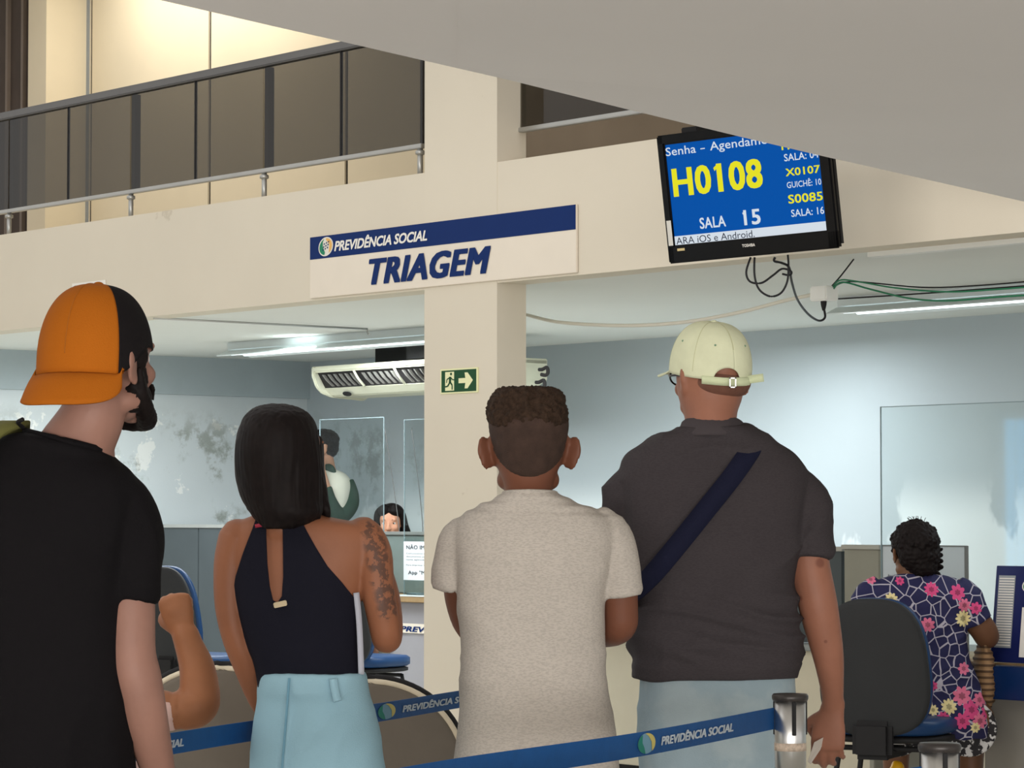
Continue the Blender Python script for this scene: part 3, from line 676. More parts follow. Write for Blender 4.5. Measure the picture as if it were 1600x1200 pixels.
for k in range(26):
    v = .17+.72*k/26; o = len(vs); vs += [m_(.05, v), m_(.24, v), m_(.24, v+.012), m_(.05, v+.012)]; fs.append((o, o+1, o+2, o+3))
link(mesh_from(vs, fs), 'list_lines', ink, ns)
logo(ns, sub(m_, .34, .58, .72, .88)); letters('numeral', '12', ink, ns, sub(m_, .36, .86, .06, .58), 0, .03)
MB().wbox(ua-.02, uD0+1.2, DCR-.10, DCR+.02, .62, .752, .004).build('apron', M('navy_apron', (10, 40, 84), .3, var=.05), dd)

# ------------------------------------------------------------------ chairs
def outline(wd, ht, k=40, p=3.2, taper=.12):
    o = []
    for i in range(k):
        t = 2*math.pi*i/k; x = wd/2*math.copysign(abs(math.cos(t))**(2/p), math.cos(t)); z = ht/2*math.copysign(abs(math.sin(t))**(2/p), math.sin(t))
        o.append((x*(1-taper*z/ht*2), z+ht/2))
    return o
def pad(fr, ol, y0, y1, bow, bulge=0, axis='z'):
    """rounded slab: outline in x/z, thickness along y, bowed backwards"""
    vs = []; fs = []; n = len(ol); cx = 0; cz = sum(z for _, z in ol)/n
    lay = [(y0, .93), (y0+(y1-y0)*.2, 1), (y0+(y1-y0)*.8, 1), (y1, .93)]
    def P(x, y, z): return fr @ Vector((x, y+bow*(x*x), z))
    for y, s_ in lay: vs += [P(x*s_, y, cz+(z-cz)*s_) for x, z in ol]
    for k in range(3):
        for i in range(n): fs.append((k*n+i, k*n+(i+1) % n, (k+1)*n+(i+1) % n, (k+1)*n+i))
    for base, yy, sg_ in ((0, y0, -1), (3*n, y1, 1)):
        prev = base
        for s_ in (.7, .4, .12):
            o = len(vs); vs += [P(x*s_, yy+sg_*bulge*(1-s_*s_), cz+(z-cz)*s_) for x, z in ol]
            for i in range(n):
                fs.append((prev+i, prev+(i+1) % n, o+(i+1) % n, o+i))
            prev = o
        fs.append(tuple(prev+i for i in range(n)))
    me = mesh_from(vs, fs); bm = bmesh.new(); bm.from_mesh(me); bmesh.ops.recalc_face_normals(bm, faces=bm.faces); bm.to_mesh(me); bm.free(); return me
def office_chair(loc, rz, label, back_h=.56, back_w=.46, seat_z=.50, recline=.10):
    r = empty('office_chair', loc, label, 'chair', rz=rz)
    L = WM[r.name]
    fb = L @ Matrix.Translation((0, -.24, seat_z+.0)) @ Matrix.Rotation(recline, 4, 'X')
    ol = outline(back_w, back_h, 56, 2.9, .10)
    link(pad(fb, ol, -.03, .0, .55, .006), 'back_shell', chair_grey, r, True)
    link(pad(fb, [(x*.99, z) for x, z in ol], .004, .045, .55, .015), 'back_cushion', chair_blue, r, True)
    fs_ = L @ Matrix.Translation((0, -.24, seat_z)) @ Matrix.Rotation(-math.pi/2, 4, 'X')
    ol2 = outline(.48, .47, 56, 3.2, -.06)
    link(pad(fs_, ol2, -.06, .0, 0, .01), 'seat', chair_blue, r, True)
    link(pad(fs_, [(x*.96, z*.96+.01) for x, z in ol2], .004, .03, 0, .004), 'seat_shell', matte_black, r, True)
    m = MB(); m.fbox(L, -.08, .08, -.30, -.24, seat_z-.09, seat_z+.06, .02); m.fbox(L, -.06, .06, -.28, .0, seat_z-.09, seat_z-.05, .01); m.build('back_bracket', matte_black, r)
    for sx in (-1, 1):
        for sy in (-1, 1):
            MB().tube([L @ Vector((sx*.17, sy*.15, seat_z-.05)), L @ Vector((sx*.20, sy*.17, .25)), L @ Vector((sx*.23, sy*.21, .012))], .011).build('leg', matte_black, r, True)
    m = MB(); m.tube([L @ Vector((-.17, -.15, seat_z-.055)), L @ Vector((.17, -.15, seat_z-.055))], .011); m.tube([L @ Vector((-.17, .15, seat_z-.055)), L @ Vector((.17, .15, seat_z-.055))], .011); m.build('seat_frame', matte_black, r, True)
    return r
pr_ = PX(1378, 1130, 11.75)
office_chair((1.51, 11.72, 0), math.radians(-24), 'charcoal backed office chair with blue seat under the woman in floral dress', .535, .435, .50, .06)
pl_ = PX(318, 1000, 16.4)
office_chair((PX(318, 1000, 16.6).x, 16.6, 0), math.radians(-42), 'grey backed office chair with blue rim beyond the raised fist', .56, .43, .52, .12)
office_chair((PX(572, 1000, 16.9).x-.02, 16.9, 0), math.radians(-30), 'office chair with blue seat partly hidden behind the black halter top', .54, .42, .50, .08)
def waiting_chair(px, Y, top, label, rz=0):
    c = PX(px, 1100, Y); r = empty('waiting_chair', (c.x, Y, 0), label, 'chair', 'waiting chairs beyond the blue belt' if False else None, rz)
    L = WM[r.name]; fb = L @ Matrix.Translation((0, -.22, .38)) @ Matrix.Rotation(.13, 4, 'X')
    ol = outline(.60, top-.38, 60, 2.3, .16)
    link(pad(fb, ol, -.012, .006, .35, .0), 'backrest', taupe, r, True)
    # cream piping round the edge
    n = len(ol); m = MB(); sc = Sculpt()
    pts = [fb @ Vector((x*1.005, -.004+.35*x*x, z)) for x, z in ol]; pts = pts+pts[:2]
    sc.tube(pts, [.009]*len(pts), n=8, interp=1, dome=False); link(mesh_from(sc.v, sc.f), 'edge_trim', cream_edge, r, True)
    sc = Sculpt(); pts = [fb @ Vector((x*1.035, .016+.35*x*x, (z-.2)*1.03+.2)) for x, z in ol]; pts = pts+pts[:2]
    sc.tube(pts, [.011]*len(pts), n=8, interp=1, dome=False); link(mesh_from(sc.v, sc.f), 'frame_tube', matte_black, r, True)
    fs_ = L @ Matrix.Translation((0, -.2, .43)) @ Matrix.Rotation(-math.pi/2, 4, 'X')
    link(pad(fs_, outline(.52, .44, 40, 3, 0), -.02, .0, 0, .004), 'seat', taupe, r, True)
    for sx in (-1, 1):
        for sy in (-1, 1): MB().tube([L @ Vector((sx*.2, sy*.16, .415)), L @ Vector((sx*.23, sy*.2, .0))], .012).build('leg', matte_black, r, True)
    return r
waiting_chair(575, 9.2, .86, 'taupe waiting chair with cream edge behind the light blue trousers')
waiting_chair(352, 9.5, .885, 'taupe waiting chair with cream edge behind the bent elbow')

# ------------------------------------------------------------------ queue posts and belts
def belt_post(px, ptop, pxw, label):
    Yp = .075*F/pxw; c = PX(px, ptop, Yp); zt_ = c.z
    r = empty('queue_post', (c.x, Yp, 0), label, 'post'); b = (c.x, Yp, 0); rr = .034
    MB().lathe(b, [(.0, .0), (.165, .0), (.17, .01), (.165, .022), (.06, .034), (.05, .045), (.0, .045)]).build('base', steel, r, True)
    MB().lathe(b, [(rr*.9, .045), (rr*.9, zt_-.16), (rr, zt_-.158), (rr, zt_-.014)], 48).build('pole', steel, r, True)
    MB().lathe(b, [(rr*1.08, zt_-.016), (rr*1.16, zt_-.010), (rr*1.16, zt_-.004), (rr*1.08, zt_), (.01, zt_+.001)], 48).build('cap', M('dark_cap', (62, 58, 56), .35, .3), r, True)
    for k, a in enumerate((-1.42, .0, 2.95, 1.5)):
        fr = Matrix.Translation((c.x, Yp, 0)) @ Matrix.Rotation(a, 4, 'Z')
        MB().fbox(fr, rr-.002, rr+.0025, -.0045, .0045, zt_-.088, zt_-.016, .001).build('belt_slot', matte_black, r)
    m = MB(); o_ = zt_-.125
    m.lathe(b, [(rr+.0006, zt_-.122), (rr+.0006, zt_-.105)], 48); m.build('tape_band', M('worn_tape', (196, 178, 160), .5, var=.25, vscale=120), r, True)
    return c, Yp
cP, YP = belt_post(1234.5, 1084, 54, 'steel queue post with dark cap by the hand of the polo shirt man')
belt_post(835, 1052, .075*F/8.12, 'steel queue post hidden behind the man in the grey t-shirt')
cQ, YQ = belt_post(1468, 1161, 64, 'nearer steel queue post at the lower right edge')
def belt(pts, hw, label, decor, name='queue_belt'):
    """pts: world points on the centre line"""
    r = empty(name, pts[0]-Z*hw, label, 'belt')
    P = catmull([tuple(p) for p in pts], 10); P = [Vector(p) for p in P]; vs = []; fs = []
    for i, p in enumerate(P):
        t = (P[min(i+1, len(P)-1)]-P[max(i-1, 0)]); t.z = 0; t.normalize(); nn = Vector((t.y, -t.x, 0))*.001
        vs += [p-Z*hw+nn, p+Z*hw+nn, p+Z*hw-nn, p-Z*hw-nn]
    for i in range(len(P)-1):
        for k in range(4): fs.append((4*i+k, 4*i+(k+1) % 4, 4*i+4+(k+1) % 4, 4*i+4+k))
    fs += [(0, 1, 2, 3), (4*len(P)-1, 4*len(P)-2, 4*len(P)-3, 4*len(P)-4)]
    link(mesh_from(vs, fs), 'webbing', belt_blue, r)
    L = [0]
    for a, b in zip(P[:-1], P[1:]): L.append(L[-1]+(b-a).length)
    def at(px):  # point on centre line seen at this column
        best = min(range(len(P)-1), key=lambda i: abs((800+F*P[i].x/P[i].y)-px)); return L[best]+0
    def col_(px):
        xs = [800+F*p.x/p.y for p in P]
        for i in range(len(P)-1):
            if (xs[i]-px)*(xs[i+1]-px) <= 0:
                t = (px-xs[i])/(xs[i+1]-xs[i]); return P[i].lerp(P[i+1], t)
        return P[0]
    for kind, x0, x1, body in decor:
        A, B = col_(x0), col_(x1); d = B-A; t = Vector((d.x, d.y, 0)).normalized(); nn = Vector((t.y, -t.x, 0))*.0022
        if nn.y > 0: nn = -nn
        if kind == 'logo':
            mp = (lambda A, B, nn: lambda a, b: A+(B-A)*a+Z*(b-.5)*hw*1.7+nn)(A, B, nn)
            c_ = [(.5+.5*math.cos(t_), .5+.5*math.sin(t_)) for t_ in [2*math.pi*i/30 for i in range(30)]]
            poly('logo_disc', c_, M('belt_logo_blue', (110, 150, 170), .6, var=0), r, mp)
            e = nn*.4; mp_ = lambda a, b: mp(a, b)+e
            poly('logo_green', [(.5+.5*math.cos(t_), .5+.5*math.sin(t_)) for t_ in [math.pi*(.65+.8*i/14) for i in range(15)]]+[(.36, .3), (.25, .55)], M('belt_logo_green', (28, 124, 108), .6, var=0), r, mp_)
            poly('logo_yellow', [(.5+.5*math.cos(t_), .5+.5*math.sin(t_)) for t_ in [math.pi*(-.3+.85*i/14) for i in range(15)]]+[(.6, .85), (.78, .55)], M('belt_logo_yellow', (196, 182, 104), .6, var=0), r, mp_)
        else:
            sx = [800+F*q_.x/q_.y for q_ in P]
            def mpc(a, b, x0=x0, x1=x1, nn=nn): return col_(x0+(x1-x0)*a)+Z*(b-.42)*hw*.92+nn*1.2
            letters('belt_lettering', body, belt_text, r, mpc, .2, .016, .95)
    return r
hB = .0245
Bz = PX(1208, 1122, YP).z
def bz(px, py, z): return hitZ(px, py, z)
belt([PX(1209, 1122.5, YP), hitZ(1000, 1163, Bz-.004), hitZ(700, 1208, Bz-.01), hitZ(420, 1262, Bz-.004)], hB*.95, 'blue queue belt from the steel post across the front, lettered white', [('logo', 994, 1021, ''), ('t', 1030, 1142, 'PREVIDÊNCIA SOCIAL')])
Z2 = CAMZ-.475
pe = hitZ(835, 1076, Z2)
belt([pe, hitZ(722, 1092, Z2), hitZ(600, 1112, Z2), hitZ(420, 1138, Z2), hitZ(280, 1160, Z2+.003), hitZ(60, 1198, Z2+.012)], .0225, 'blue queue belt behind the woman and the grey shirt man', [('logo', 590, 617, ''), ('t', 628, 752, 'PREVIDÊNCIA SOCIAL'), ('t', 163, 287, 'PREVIDÊNCIA SOCIAL')])
pq = Vector((cQ.x-.034, YQ, cQ.z-.045-.02))
belt([pq, pq+Vector((-.35, -.30, -.012)), pq+Vector((-.9, -.75, .0))], .0225, 'short end of blue belt left of the nearer queue post', [])
# ------------------------------------------------------------------ people
def skin(name, rgb, var=.08): return M(name, rgb, .5, var=var, vscale=14, bump=.08, bscale=90, spec=.3)
def cloth(name, rgb, heather=0, rough=.85):
    m = M(name, rgb, rough, var=.05, vscale=5, bump=.25, bscale=320, spec=.15)
    if heather:
        def hf(nt):
            v = nscale(nt, npos(nt), (130, 130, 380)); return nmath(nt, 'MULTIPLY', nsmooth(nt, nnoise(nt, 1.0, 3, v), .42, .62), heather)
        layer(m, tuple(int(c*.78) for c in rgb), hf)
    return m
hair_black = M('black_hair', (21, 15, 14), .62, var=.25, vscale=60, spec=.16)
hair_brown = M('dark_brown_hair', (52, 38, 28), .8, var=.45, vscale=110, bump=.6, bscale=260, spec=.2)
shoe_m = M('dark_shoe', (34, 32, 34), .5); shoe_w = M('white_shoe', (210, 208, 202), .5)
eye_w = M('eye_white', (215, 210, 205), .3, var=0); eye_d = M('eye_iris', (36, 22, 16), .2, var=0)
def V(*a): return Vector(a)
def head(sc, H, ear=1.0, earout=0, jaw=1.0, female=False):
    """skull, face, jaw, nose, lips and ears; H: head frame, +Y the way the face looks, origin at ear height"""
    R = H.to_3x3(); s = R.col[0].length
    def e(c, r, rot=None): sc.ell(H @ Vector(c), [x*s for x in r], (R.normalized() @ rot) if rot is not None else R.normalized())
    e((0, -.012, .034), (.0765, .097, .086)); e((0, .012, .03), (.072, .082, .082)); e((0, .030, -.015), (.064, .062, .080))
    e((0, .036, -.058), (.052*jaw, .052, .044)); e((0, .070, -.086), (.024*jaw, .020, .020))
    for q in (-1, 1):
        e((q*.036, .066, -.018), (.024, .022, .022)); e((q*.030, .081, .034), (.024, .012, .010)); e((q*.050*jaw, .018, -.062), (.016, .032, .020))
        e((q*.011, .104, -.028), (.009, .010, .008))
    e((0, .086, -.052), (.022, .012, .006)); e((0, .085, -.063), (.019, .012, .007))
    sc.tube([H @ V(0, .086, .028), H @ V(0, .098, .0), H @ V(0, .112, -.022)], [.008*s, .009*s, .011*s], n=12)
    for q in (-1, 1):
        rot = Matrix.Rotation(q*(.35+earout), 3, 'Z') @ Matrix.Rotation(-.15, 3, 'X')
        e((q*(.079+.012*earout*1.5), -.006, -.004), (.007, .021*ear, .033*ear), rot)
        e((q*(.084+.022*earout*1.5), -.014, .008), (.007, .014*ear, .025*ear), rot)
        e((q*(.079+.008*earout), .0, -.026), (.007, .010, .012), rot)
def eyes(H, parent):
    R = H.to_3x3(); s = R.col[0].length
    for q in (-1, 1):
        sc = Sculpt(); sc.ell(H @ V(q*.031, .0710, .010), [.0130*s]*3, R.normalized(), 10); o = link(mesh_from(sc.v, sc.f), 'eye', eye_w, parent, True)
        sc = Sculpt(); sc.ell(H @ V(q*.031, .0822, .010), [.0058*s, .0035*s, .0058*s], R.normalized(), 8); link(mesh_from(sc.v, sc.f), 'iris', eye_d, o, True)
def hand(sc, w, d, s, side=1, curl=.5, k=1.0, thumb=(.5, .6), fr=1.0, spread=.08):
    """w wrist, d towards the fingers, s towards the thumb; palm looks along d x s * side"""
    d = Vector(d).normalized(); s = Vector(s); s = (s-d*s.dot(d)).normalized(); nn = d.cross(s)*side
    P = lambda a, b, c: Vector(w)+(d*a+s*b+nn*c)*k
    sc.tube([P(-.02, 0, 0), P(.015, .001, 0), P(.05, .002, 0), P(.085, .001, 0)], [(.026*k, .019*k), (.031*k, .016*k), (.040*k, .0145*k), (.041*k, .0125*k)], ref=s)
    for i, (b, L, r) in enumerate(((.030, .074, .0088), (.0105, .082, .0090), (-.0095, .076, .0086), (-.029, .060, .0078))):
        a0 = P(.084-(.004, 0, .003, .010)[i], b, 0); pts = [P(.066, b, 0), a0]; ang = 0; c_ = a0; cu = curl*(1+(.0, .08, .16, .26)[i]) if not isinstance(curl, (list, tuple)) else curl[i]
        for j, f in enumerate((.45, .31, .24)):
            ang += cu*(.85, 1.1, .8)[j]; dr = (d*math.cos(ang)+nn*math.sin(ang)+s*spread*(1.5-i)*.5*math.cos(ang)).normalized(); c_ = c_+dr*L*f*k*fr; pts.append(c_)
        sc.tube(pts, [r*k*1.05, r*k*1.08, r*k, r*k*.94, r*k*.84], ref=s, n=12, interp=4)
    t0 = P(.018, .024, .004); t1 = P(.045, .046+.01*(1-thumb[0]), .008+.012*thumb[1]); t2 = P(.072, .050-.02*thumb[0], .014+.030*thumb[1]); t3 = P(.094, .048-.034*thumb[0], .016+.042*thumb[1])
    sc.tube([t0, t1, t2, t3], [.0125*k, .0125*k, .0105*k, .0085*k], n=12, interp=4)
def fold_noise(scale, amp, ridge=True, seed=0, ymask=None):
    off = Vector((seed*7.3, seed*3.1, seed*5.7))
    def f(co, n_):
        p = Vector((co.x*scale[0], co.y*scale[1], co.z*scale[2]))+off
        v = noise.noise(p); v2 = noise.noise(p*2.1+off)
        r = (1-abs(v)*2.4)**1 if ridge else v
        r = max(r, 0)**2 if ridge else r
        a = amp(co) if callable(amp) else amp
        return a*(r*.8+v2*.45)
    return f
def smoothstep(x, a, b):
    t = min(max((x-a)/(b-a), 0), 1); return t*t*(3-2*t)
def legs(Y, cx, zhip, wid, skin_sc, body_mat, pants_mat, root, pants_rows=None, shoe=shoe_m, spread=.11, dy=(0, .06), shorts=None, disp=None, rleg=.082, pants_name='trousers', wide=1.0, hw=.15):
    """lower body: bare leg volumes into the body sculpt, trousers and shoes as parts"""
    pt = Sculpt()
    for q in (-1, 1):
        oy = dy[0] if q < 0 else dy[1]
        hx = max(hw-rleg*1.12*wide-.006, .045); hip = V(cx+q*hx, Y, zhip-.10); knee = V(cx+q*spread*.95, Y+oy*.6+.015, .50); ank = V(cx+q*spread, Y+oy, .085)
        skin_sc.tube([hip, V(hip.x, Y, zhip-.22), knee, knee+V(0, -.015, -.14), ank], [rleg*.8, rleg*.84, .052, .050, .034])
        skin_sc.tube([ank, ank+V(0, .02, -.045), ank+V(0, .13, -.06)], [.034, .034, .03])
        e = shorts if shorts else .06
        pts = [hip, V(hip.x+q*.004, Y, zhip-.24), knee]; rr = [rleg*.98*wide, rleg*1.08*wide, .074*wide]
        if e < .4: pts += [knee+V(0, -.01, -.2), ank+V(0, -.005, e-.085+.02)]; rr += [.072*wide, .066*wide]
        pt.tube(pts, rr, dome=False)
        sh = Sculpt(); f = ank+V(0, 0, -.085)
        sh.tube([f+V(0, -.05, .035), f+V(0, .0, .04), f+V(0, .08, .034), f+V(0, .16, .028), f+V(0, .20, .026)], [(.032, .034), (.038, .042), (.044, .036), (.046, .028), (.032, .022)], n=20)
        sh.ell(f+V(0, -.005, .055), (.040, .052, .045))
        me = sh.mesh(.006, 3)
        for v in me.vertices: v.co.z = max(v.co.z, .002)
        link(me, 'shoe', shoe, root, True)
    if pants_rows: pt.torso(Y, pants_rows, p=2.3)
    return pt.build(pants_name, pants_mat, root, .0065, 4, disp)
def person(px, Y, label, group=None):
    c = PX(px, 1000, Y); return empty('person', (c.x, Y, 0), label, 'person')
def dome(H, rx, ry, rz, az0, az1, e0, nA=64, nE=20, thick=.002, pw=1.0):
    """cap crown panel: H frame, azimuth from +Y, lower edge e0(azimuth) in radians of elevation"""
    vs = []; fs = []
    for i in range(nA+1):
        a = az0+(az1-az0)*i/nA; lo = e0(a)
        for j in range(nE+1):
            e = lo+(math.pi/2-.01-lo)*j/nE; ce = math.cos(max(e, 0))**pw; vs.append(H @ V(rx*ce*math.sin(a), ry*ce*math.cos(a), rz*math.sin(e) if e > 0 else rz*e*1.0))
    for i in range(nA):
        for j in range(nE): o = i*(nE+1)+j; fs.append((o, o+nE+1, o+nE+2, o+1))
    me = mesh_from(vs, fs)
    def su(o): m = o.modifiers.new('s', 'SOLIDIFY'); m.thickness = thick; m.offset = 0
    return applied(me, su)
def strip(name, pts, width, nrm, mat, parent, thick=.003, sm=True):
    """a flat band through points, nrm = outward direction at each"""
    P = [Vector(p[:3]) for p in catmull([tuple(p) for p in pts], 6)]; Q = [Vector(p[:3]) for p in catmull([tuple(p) for p in nrm], 6)]
    vs = []; fs = []
    for i, p in enumerate(P):
        t = (P[min(i+1, len(P)-1)]-P[max(i-1, 0)]).normalized(); n_ = (Q[i]-t*Q[i].dot(t)).normalized(); b = t.cross(n_)*(width/2)
        vs += [p-b+n_*thick, p+b+n_*thick, p+b, p-b]
    for i in range(len(P)-1):
        for k in range(4): fs.append((4*i+k, 4*i+(k+1) % 4, 4*i+4+(k+1) % 4, 4*i+4+k))
    fs += [(3, 2, 1, 0), tuple(4*(len(P)-1)+k for k in range(4))]
    return link(mesh_from(vs, fs), name, mat, parent, sm)

# ---- 1: man with the orange and black cap
Y = 5.5; r1 = person(60, Y, 'person in black t-shirt with orange and black cap worn backwards')
sk1 = skin('pale_skin', (146, 108, 94)); b = Sculpt()
H1 = Matrix.Translation(PX(160, 572, Y)) @ Matrix.Rotation(-math.radians(38), 4, 'Z') @ Matrix.Rotation(math.radians(3), 4, 'X') @ Matrix.Scale(1.04, 4)
head(b, H1, .95, .1, 1.08)
b.tube([PX(150, 590, Y-.005), PX(146, 645, Y-.02), PX(118, 700, Y-.012), PX(95, 745, Y)], [(.058, .060), (.060, .062), (.070, .056), (.085, .05)])
b.torso(Y, [(705, 20, 190, .05, .06), (735, -60, 190, .07, .08), (780, -100, 200, .10, .10), (900, -95, 200, .11, .11), (1050, -80, 190, .11, .10), (1200, -80, 195, .11, .10), (1330, -80, 200, .11, .11)], shrink=.012)
# right arm hanging, left arm behind the frame edge
b.tube([PX(182, 805, Y), PX(203, 855, Y-.01), PX(204, 940, Y-.02), PX(205, 1020, Y-.03), PX(213, 1060, Y-.03), PX(226, 1120, Y-.015), PX(246, 1200, Y+.02), PX(262, 1275, Y+.06)], [.038, .044, .046, .046, .047, .043, .033, .026])
hand(b, PX(263, 1285, Y+.062), V(.08, .25, -1), V(0, 1, .2), 1, .5)
b.tube([PX(-70, 775, Y), PX(-95, 900, Y), PX(-100, 1020, Y), PX(-80, 1150, Y+.06), PX(-50, 1270, Y+.12)], [.054, .05, .043, .040, .027])
hand(b, PX(-49, 1278, Y+.125), V(.1, .3, -1), V(0, 1, .2), -1, .5)
jeans = cloth('dark_denim', (38, 42, 54))
legs(Y, PX(60, 1000, Y).x, .98, .3, b, sk1, jeans, r1, [(1290, -72, 190, .13, .13), (1340, -72, 192, .14, .14), (1420, -72, 190, .13, .14)], wide=1.05)
b.build('body', sk1, r1, .0052, 4)
eyes(H1, r1)
tee1 = cloth('black_cotton', (17, 15, 17)); t = Sculpt()
t.torso(Y, [(688, 44, 160, .060, .072, -.01), (695, 18, 172, .078, .088, -.01), (708, -14, 184, .090, .096), (730, -50, 206, .105, .105), (775, -92, 222, .125, .12), (850, -98, 215, .135, .128), (950, -92, 205, .135, .125), (1050, -88, 205, .135, .122), (1150, -88, 208, .14, .125), (1250, -88, 214, .145, .13), (1320, -90, 218, .15, .135)], p=2.4)
za_, zb_, xm_ = PX(0, 770, Y).z, PX(0, 692, Y).z, PX(105, 690, Y).x
t.v = [(x, y, z-.22*max(-.09, min(.07, x-xm_))*smoothstep(z, za_, zb_)) for x, y, z in t.v]
t.tube([PX(150, 758, Y), PX(190, 785, Y), PX(207, 840, Y-.01), PX(205, 900, Y-.02), PX(204, 938, Y-.022)], [.045, .056, .060, .052, .050], dome=False)
t.tube([PX(-40, 745, Y), PX(-72, 775, Y), PX(-96, 850, Y), PX(-100, 935, Y)], [.055, .062, .060, .054], dome=False)
cr_ = Sculpt(); cr_.tube([PX(102+62*math.sin(q_), 689+.24*62*math.sin(q_), Y-.012-.074*math.cos(q_)) for q_ in [2*math.pi*i/24 for i in range(26)]], [.007]*26, n=8, interp=1, dome=False); link(mesh_from(cr_.v, cr_.f), 'collar', tee1, r1, True)
fz = fold_noise((7, 7, 3.2), lambda c: .010*smoothstep(c.z, 1.55, 1.25), True, 1)
t.build('tshirt', tee1, r1, .0065, 4, fz)
sc = Sculpt(); pts = []
# beard and hair at the nape
hr = Sculpt(); R = H1.to_3x3().normalized()
hr.ell(H1 @ V(0, -.060, -.032), (.058, .040, .036), R); hr.ell(H1 @ V(0, -.045, -.015), (.076, .054, .038), R)
hr.ell(H1 @ V(.066, .026, .020), (.015, .022, .034), R); hr.ell(H1 @ V(.074, .02, .040), (.010, .014, .012), R); hr.ell(H1 @ V(-.070, .01, .014), (.018, .03, .040), R)
hr.build('hair', hair_black, r1, .0045, 2, lambda c, n_: .002*noise.noise(c*120)+.0015*noise.noise(c*300))
bd = Sculpt()
bd.tube([H1 @ V(.073, .020, -.008), H1 @ V(.066, .030, -.045), H1 @ V(.050, .052, -.078), H1 @ V(.028, .080, -.098), H1 @ V(0, .092, -.102), H1 @ V(-.028, .080, -.098), H1 @ V(-.050, .052, -.078), H1 @ V(-.066, .030, -.045), H1 @ V(-.073, .020, -.008)], [.006, .012, .018, .020, .019, .020, .018, .012, .006])
for q_ in (-1, 1): bd.ell(H1 @ V(q_*.050, .030, -.058), (.021, .040, .030), R); bd.ell(H1 @ V(q_*.062, .030, -.025), (.010, .022, .030), R)
bd.tube([H1 @ V(.034, .090, -.062), H1 @ V(.022, .101, -.040), H1 @ V(0, .105, -.038), H1 @ V(-.022, .101, -.040), H1 @ V(-.034, .090, -.062)], [.004, .006, .005, .006, .004])
bd.build('beard', hair_black, r1, .0042, 2, lambda c, n_: .0014*noise.noise(c*160)+.0012*noise.noise(c*400))
# cap
orange = cloth('orange_twill', (170, 94, 20)); blk = cloth('black_mesh_fabric', (24, 21, 22))
HC = Matrix.Translation(PX(149, 566, Y)) @ Matrix.Rotation(math.radians(-20), 4, 'Z') @ Matrix.Rotation(math.radians(-4), 4, 'X')
cap1 = empty('baseball_cap', PX(149, 600, Y), 'orange and black cap with its brim at the back, on the tall man at left', 'cap')
HB = HC @ Matrix.Rotation(math.pi, 4, 'Z')        # +Y of HB points to the brim
def ee(a):
    aa = abs(a if a <= math.pi else a-2*math.pi); return -.22+.42*smoothstep(aa, .90, 1.75)
A0 = math.radians(54)
link(dome(HB, .105, .118, .145, -A0, A0, ee, 40, 24, pw=.72), 'crown_front', orange, cap1, True)
link(dome(HB, .1045, .1175, .1445, A0, 2*math.pi-A0, ee, 80, 24, pw=.72), 'crown_back', blk, cap1, True)
sc = Sculpt(); sc.ell(HB @ V(0, 0, .146), (.010, .010, .006)); link(mesh_from(sc.v, sc.f), 'top_button', orange, cap1, True)
seam = M('orange_seam', (160, 92, 20), .9, var=0)
m = MB(); m.tube([HB @ V(0, .1190*math.cos(e_)**.72, .1460*math.sin(e_)) for e_ in [.02+(1.5)*i/14 for i in range(15)]], .0012, 6); m.build('seam', seam, cap1, True)
# brim: curved sheet hanging from the orange panel
vs = []; fs = []; nA, nR = 36, 10
for i in range(nA+1):
    a = -A0*1.08+2*A0*1.08*i/nA; q_ = a/(A0*1.08); ext = .078*math.sqrt(max(1-abs(q_)**2.6, 0))+.003
    for j in range(nR+1):
        t_ = j/nR; rad = 1+0*t_
        base = V(.105*math.sin(a)*1.0, .118*math.cos(a), .145*ee(a)); out = V(.55*math.sin(a), math.cos(a)*.62, -.80-.22*q_*q_).normalized()
        p_ = base+out*ext*t_+V(0, 0, .012*math.sin(math.pi*t_)); vs.append(HB @ p_)
for i in range(nA):
    for j in range(nR): o = i*(nR+1)+j; fs.append((o, o+nR+1, o+nR+2, o+1))
me = applied(mesh_from(vs, fs), lambda o: (setattr(o.modifiers.new('s', 'SOLIDIFY'), 'thickness', .004)))
link(me, 'brim', orange, cap1, True)
# backpack strap (olive) on the left shoulder with the bag worn in front
olive = cloth('olive_canvas', (112, 112, 62)); bp = empty('backpack', PX(0, 1000, Y+.2), 'olive backpack strap over the left shoulder of the capped man', 'bag')
strip('shoulder_strap', [PX(-45, 800, Y-.145), PX(-40, 720, Y-.125), PX(-18, 682, Y-.095), PX(16, 667, Y-.03), PX(26, 668, Y+.03), PX(10, 690, Y+.09), PX(0, 760, Y+.15)], .05, [V(0, -1, .2), V(0, -1, .6), V(0, -.6, 1), V(0, -.2, 1), V(0, .4, 1), V(0, 1, .6), V(0, 1, 0)], olive, bp, .010)
MB().tube([PX(36, 668, Y-.04), PX(28, 660, Y-.06), PX(36, 655, Y-.07)], .004).build('strap_tab', matte_black, bp, True)
sc = Sculpt(); c_ = PX(55, 920, Y+.22); sc.ell(c_, (.13, .07, .18)); sc.ell(c_+V(0, .02, -.05), (.12, .075, .12)); sc.build('bag_body', olive, bp, .009, 4)

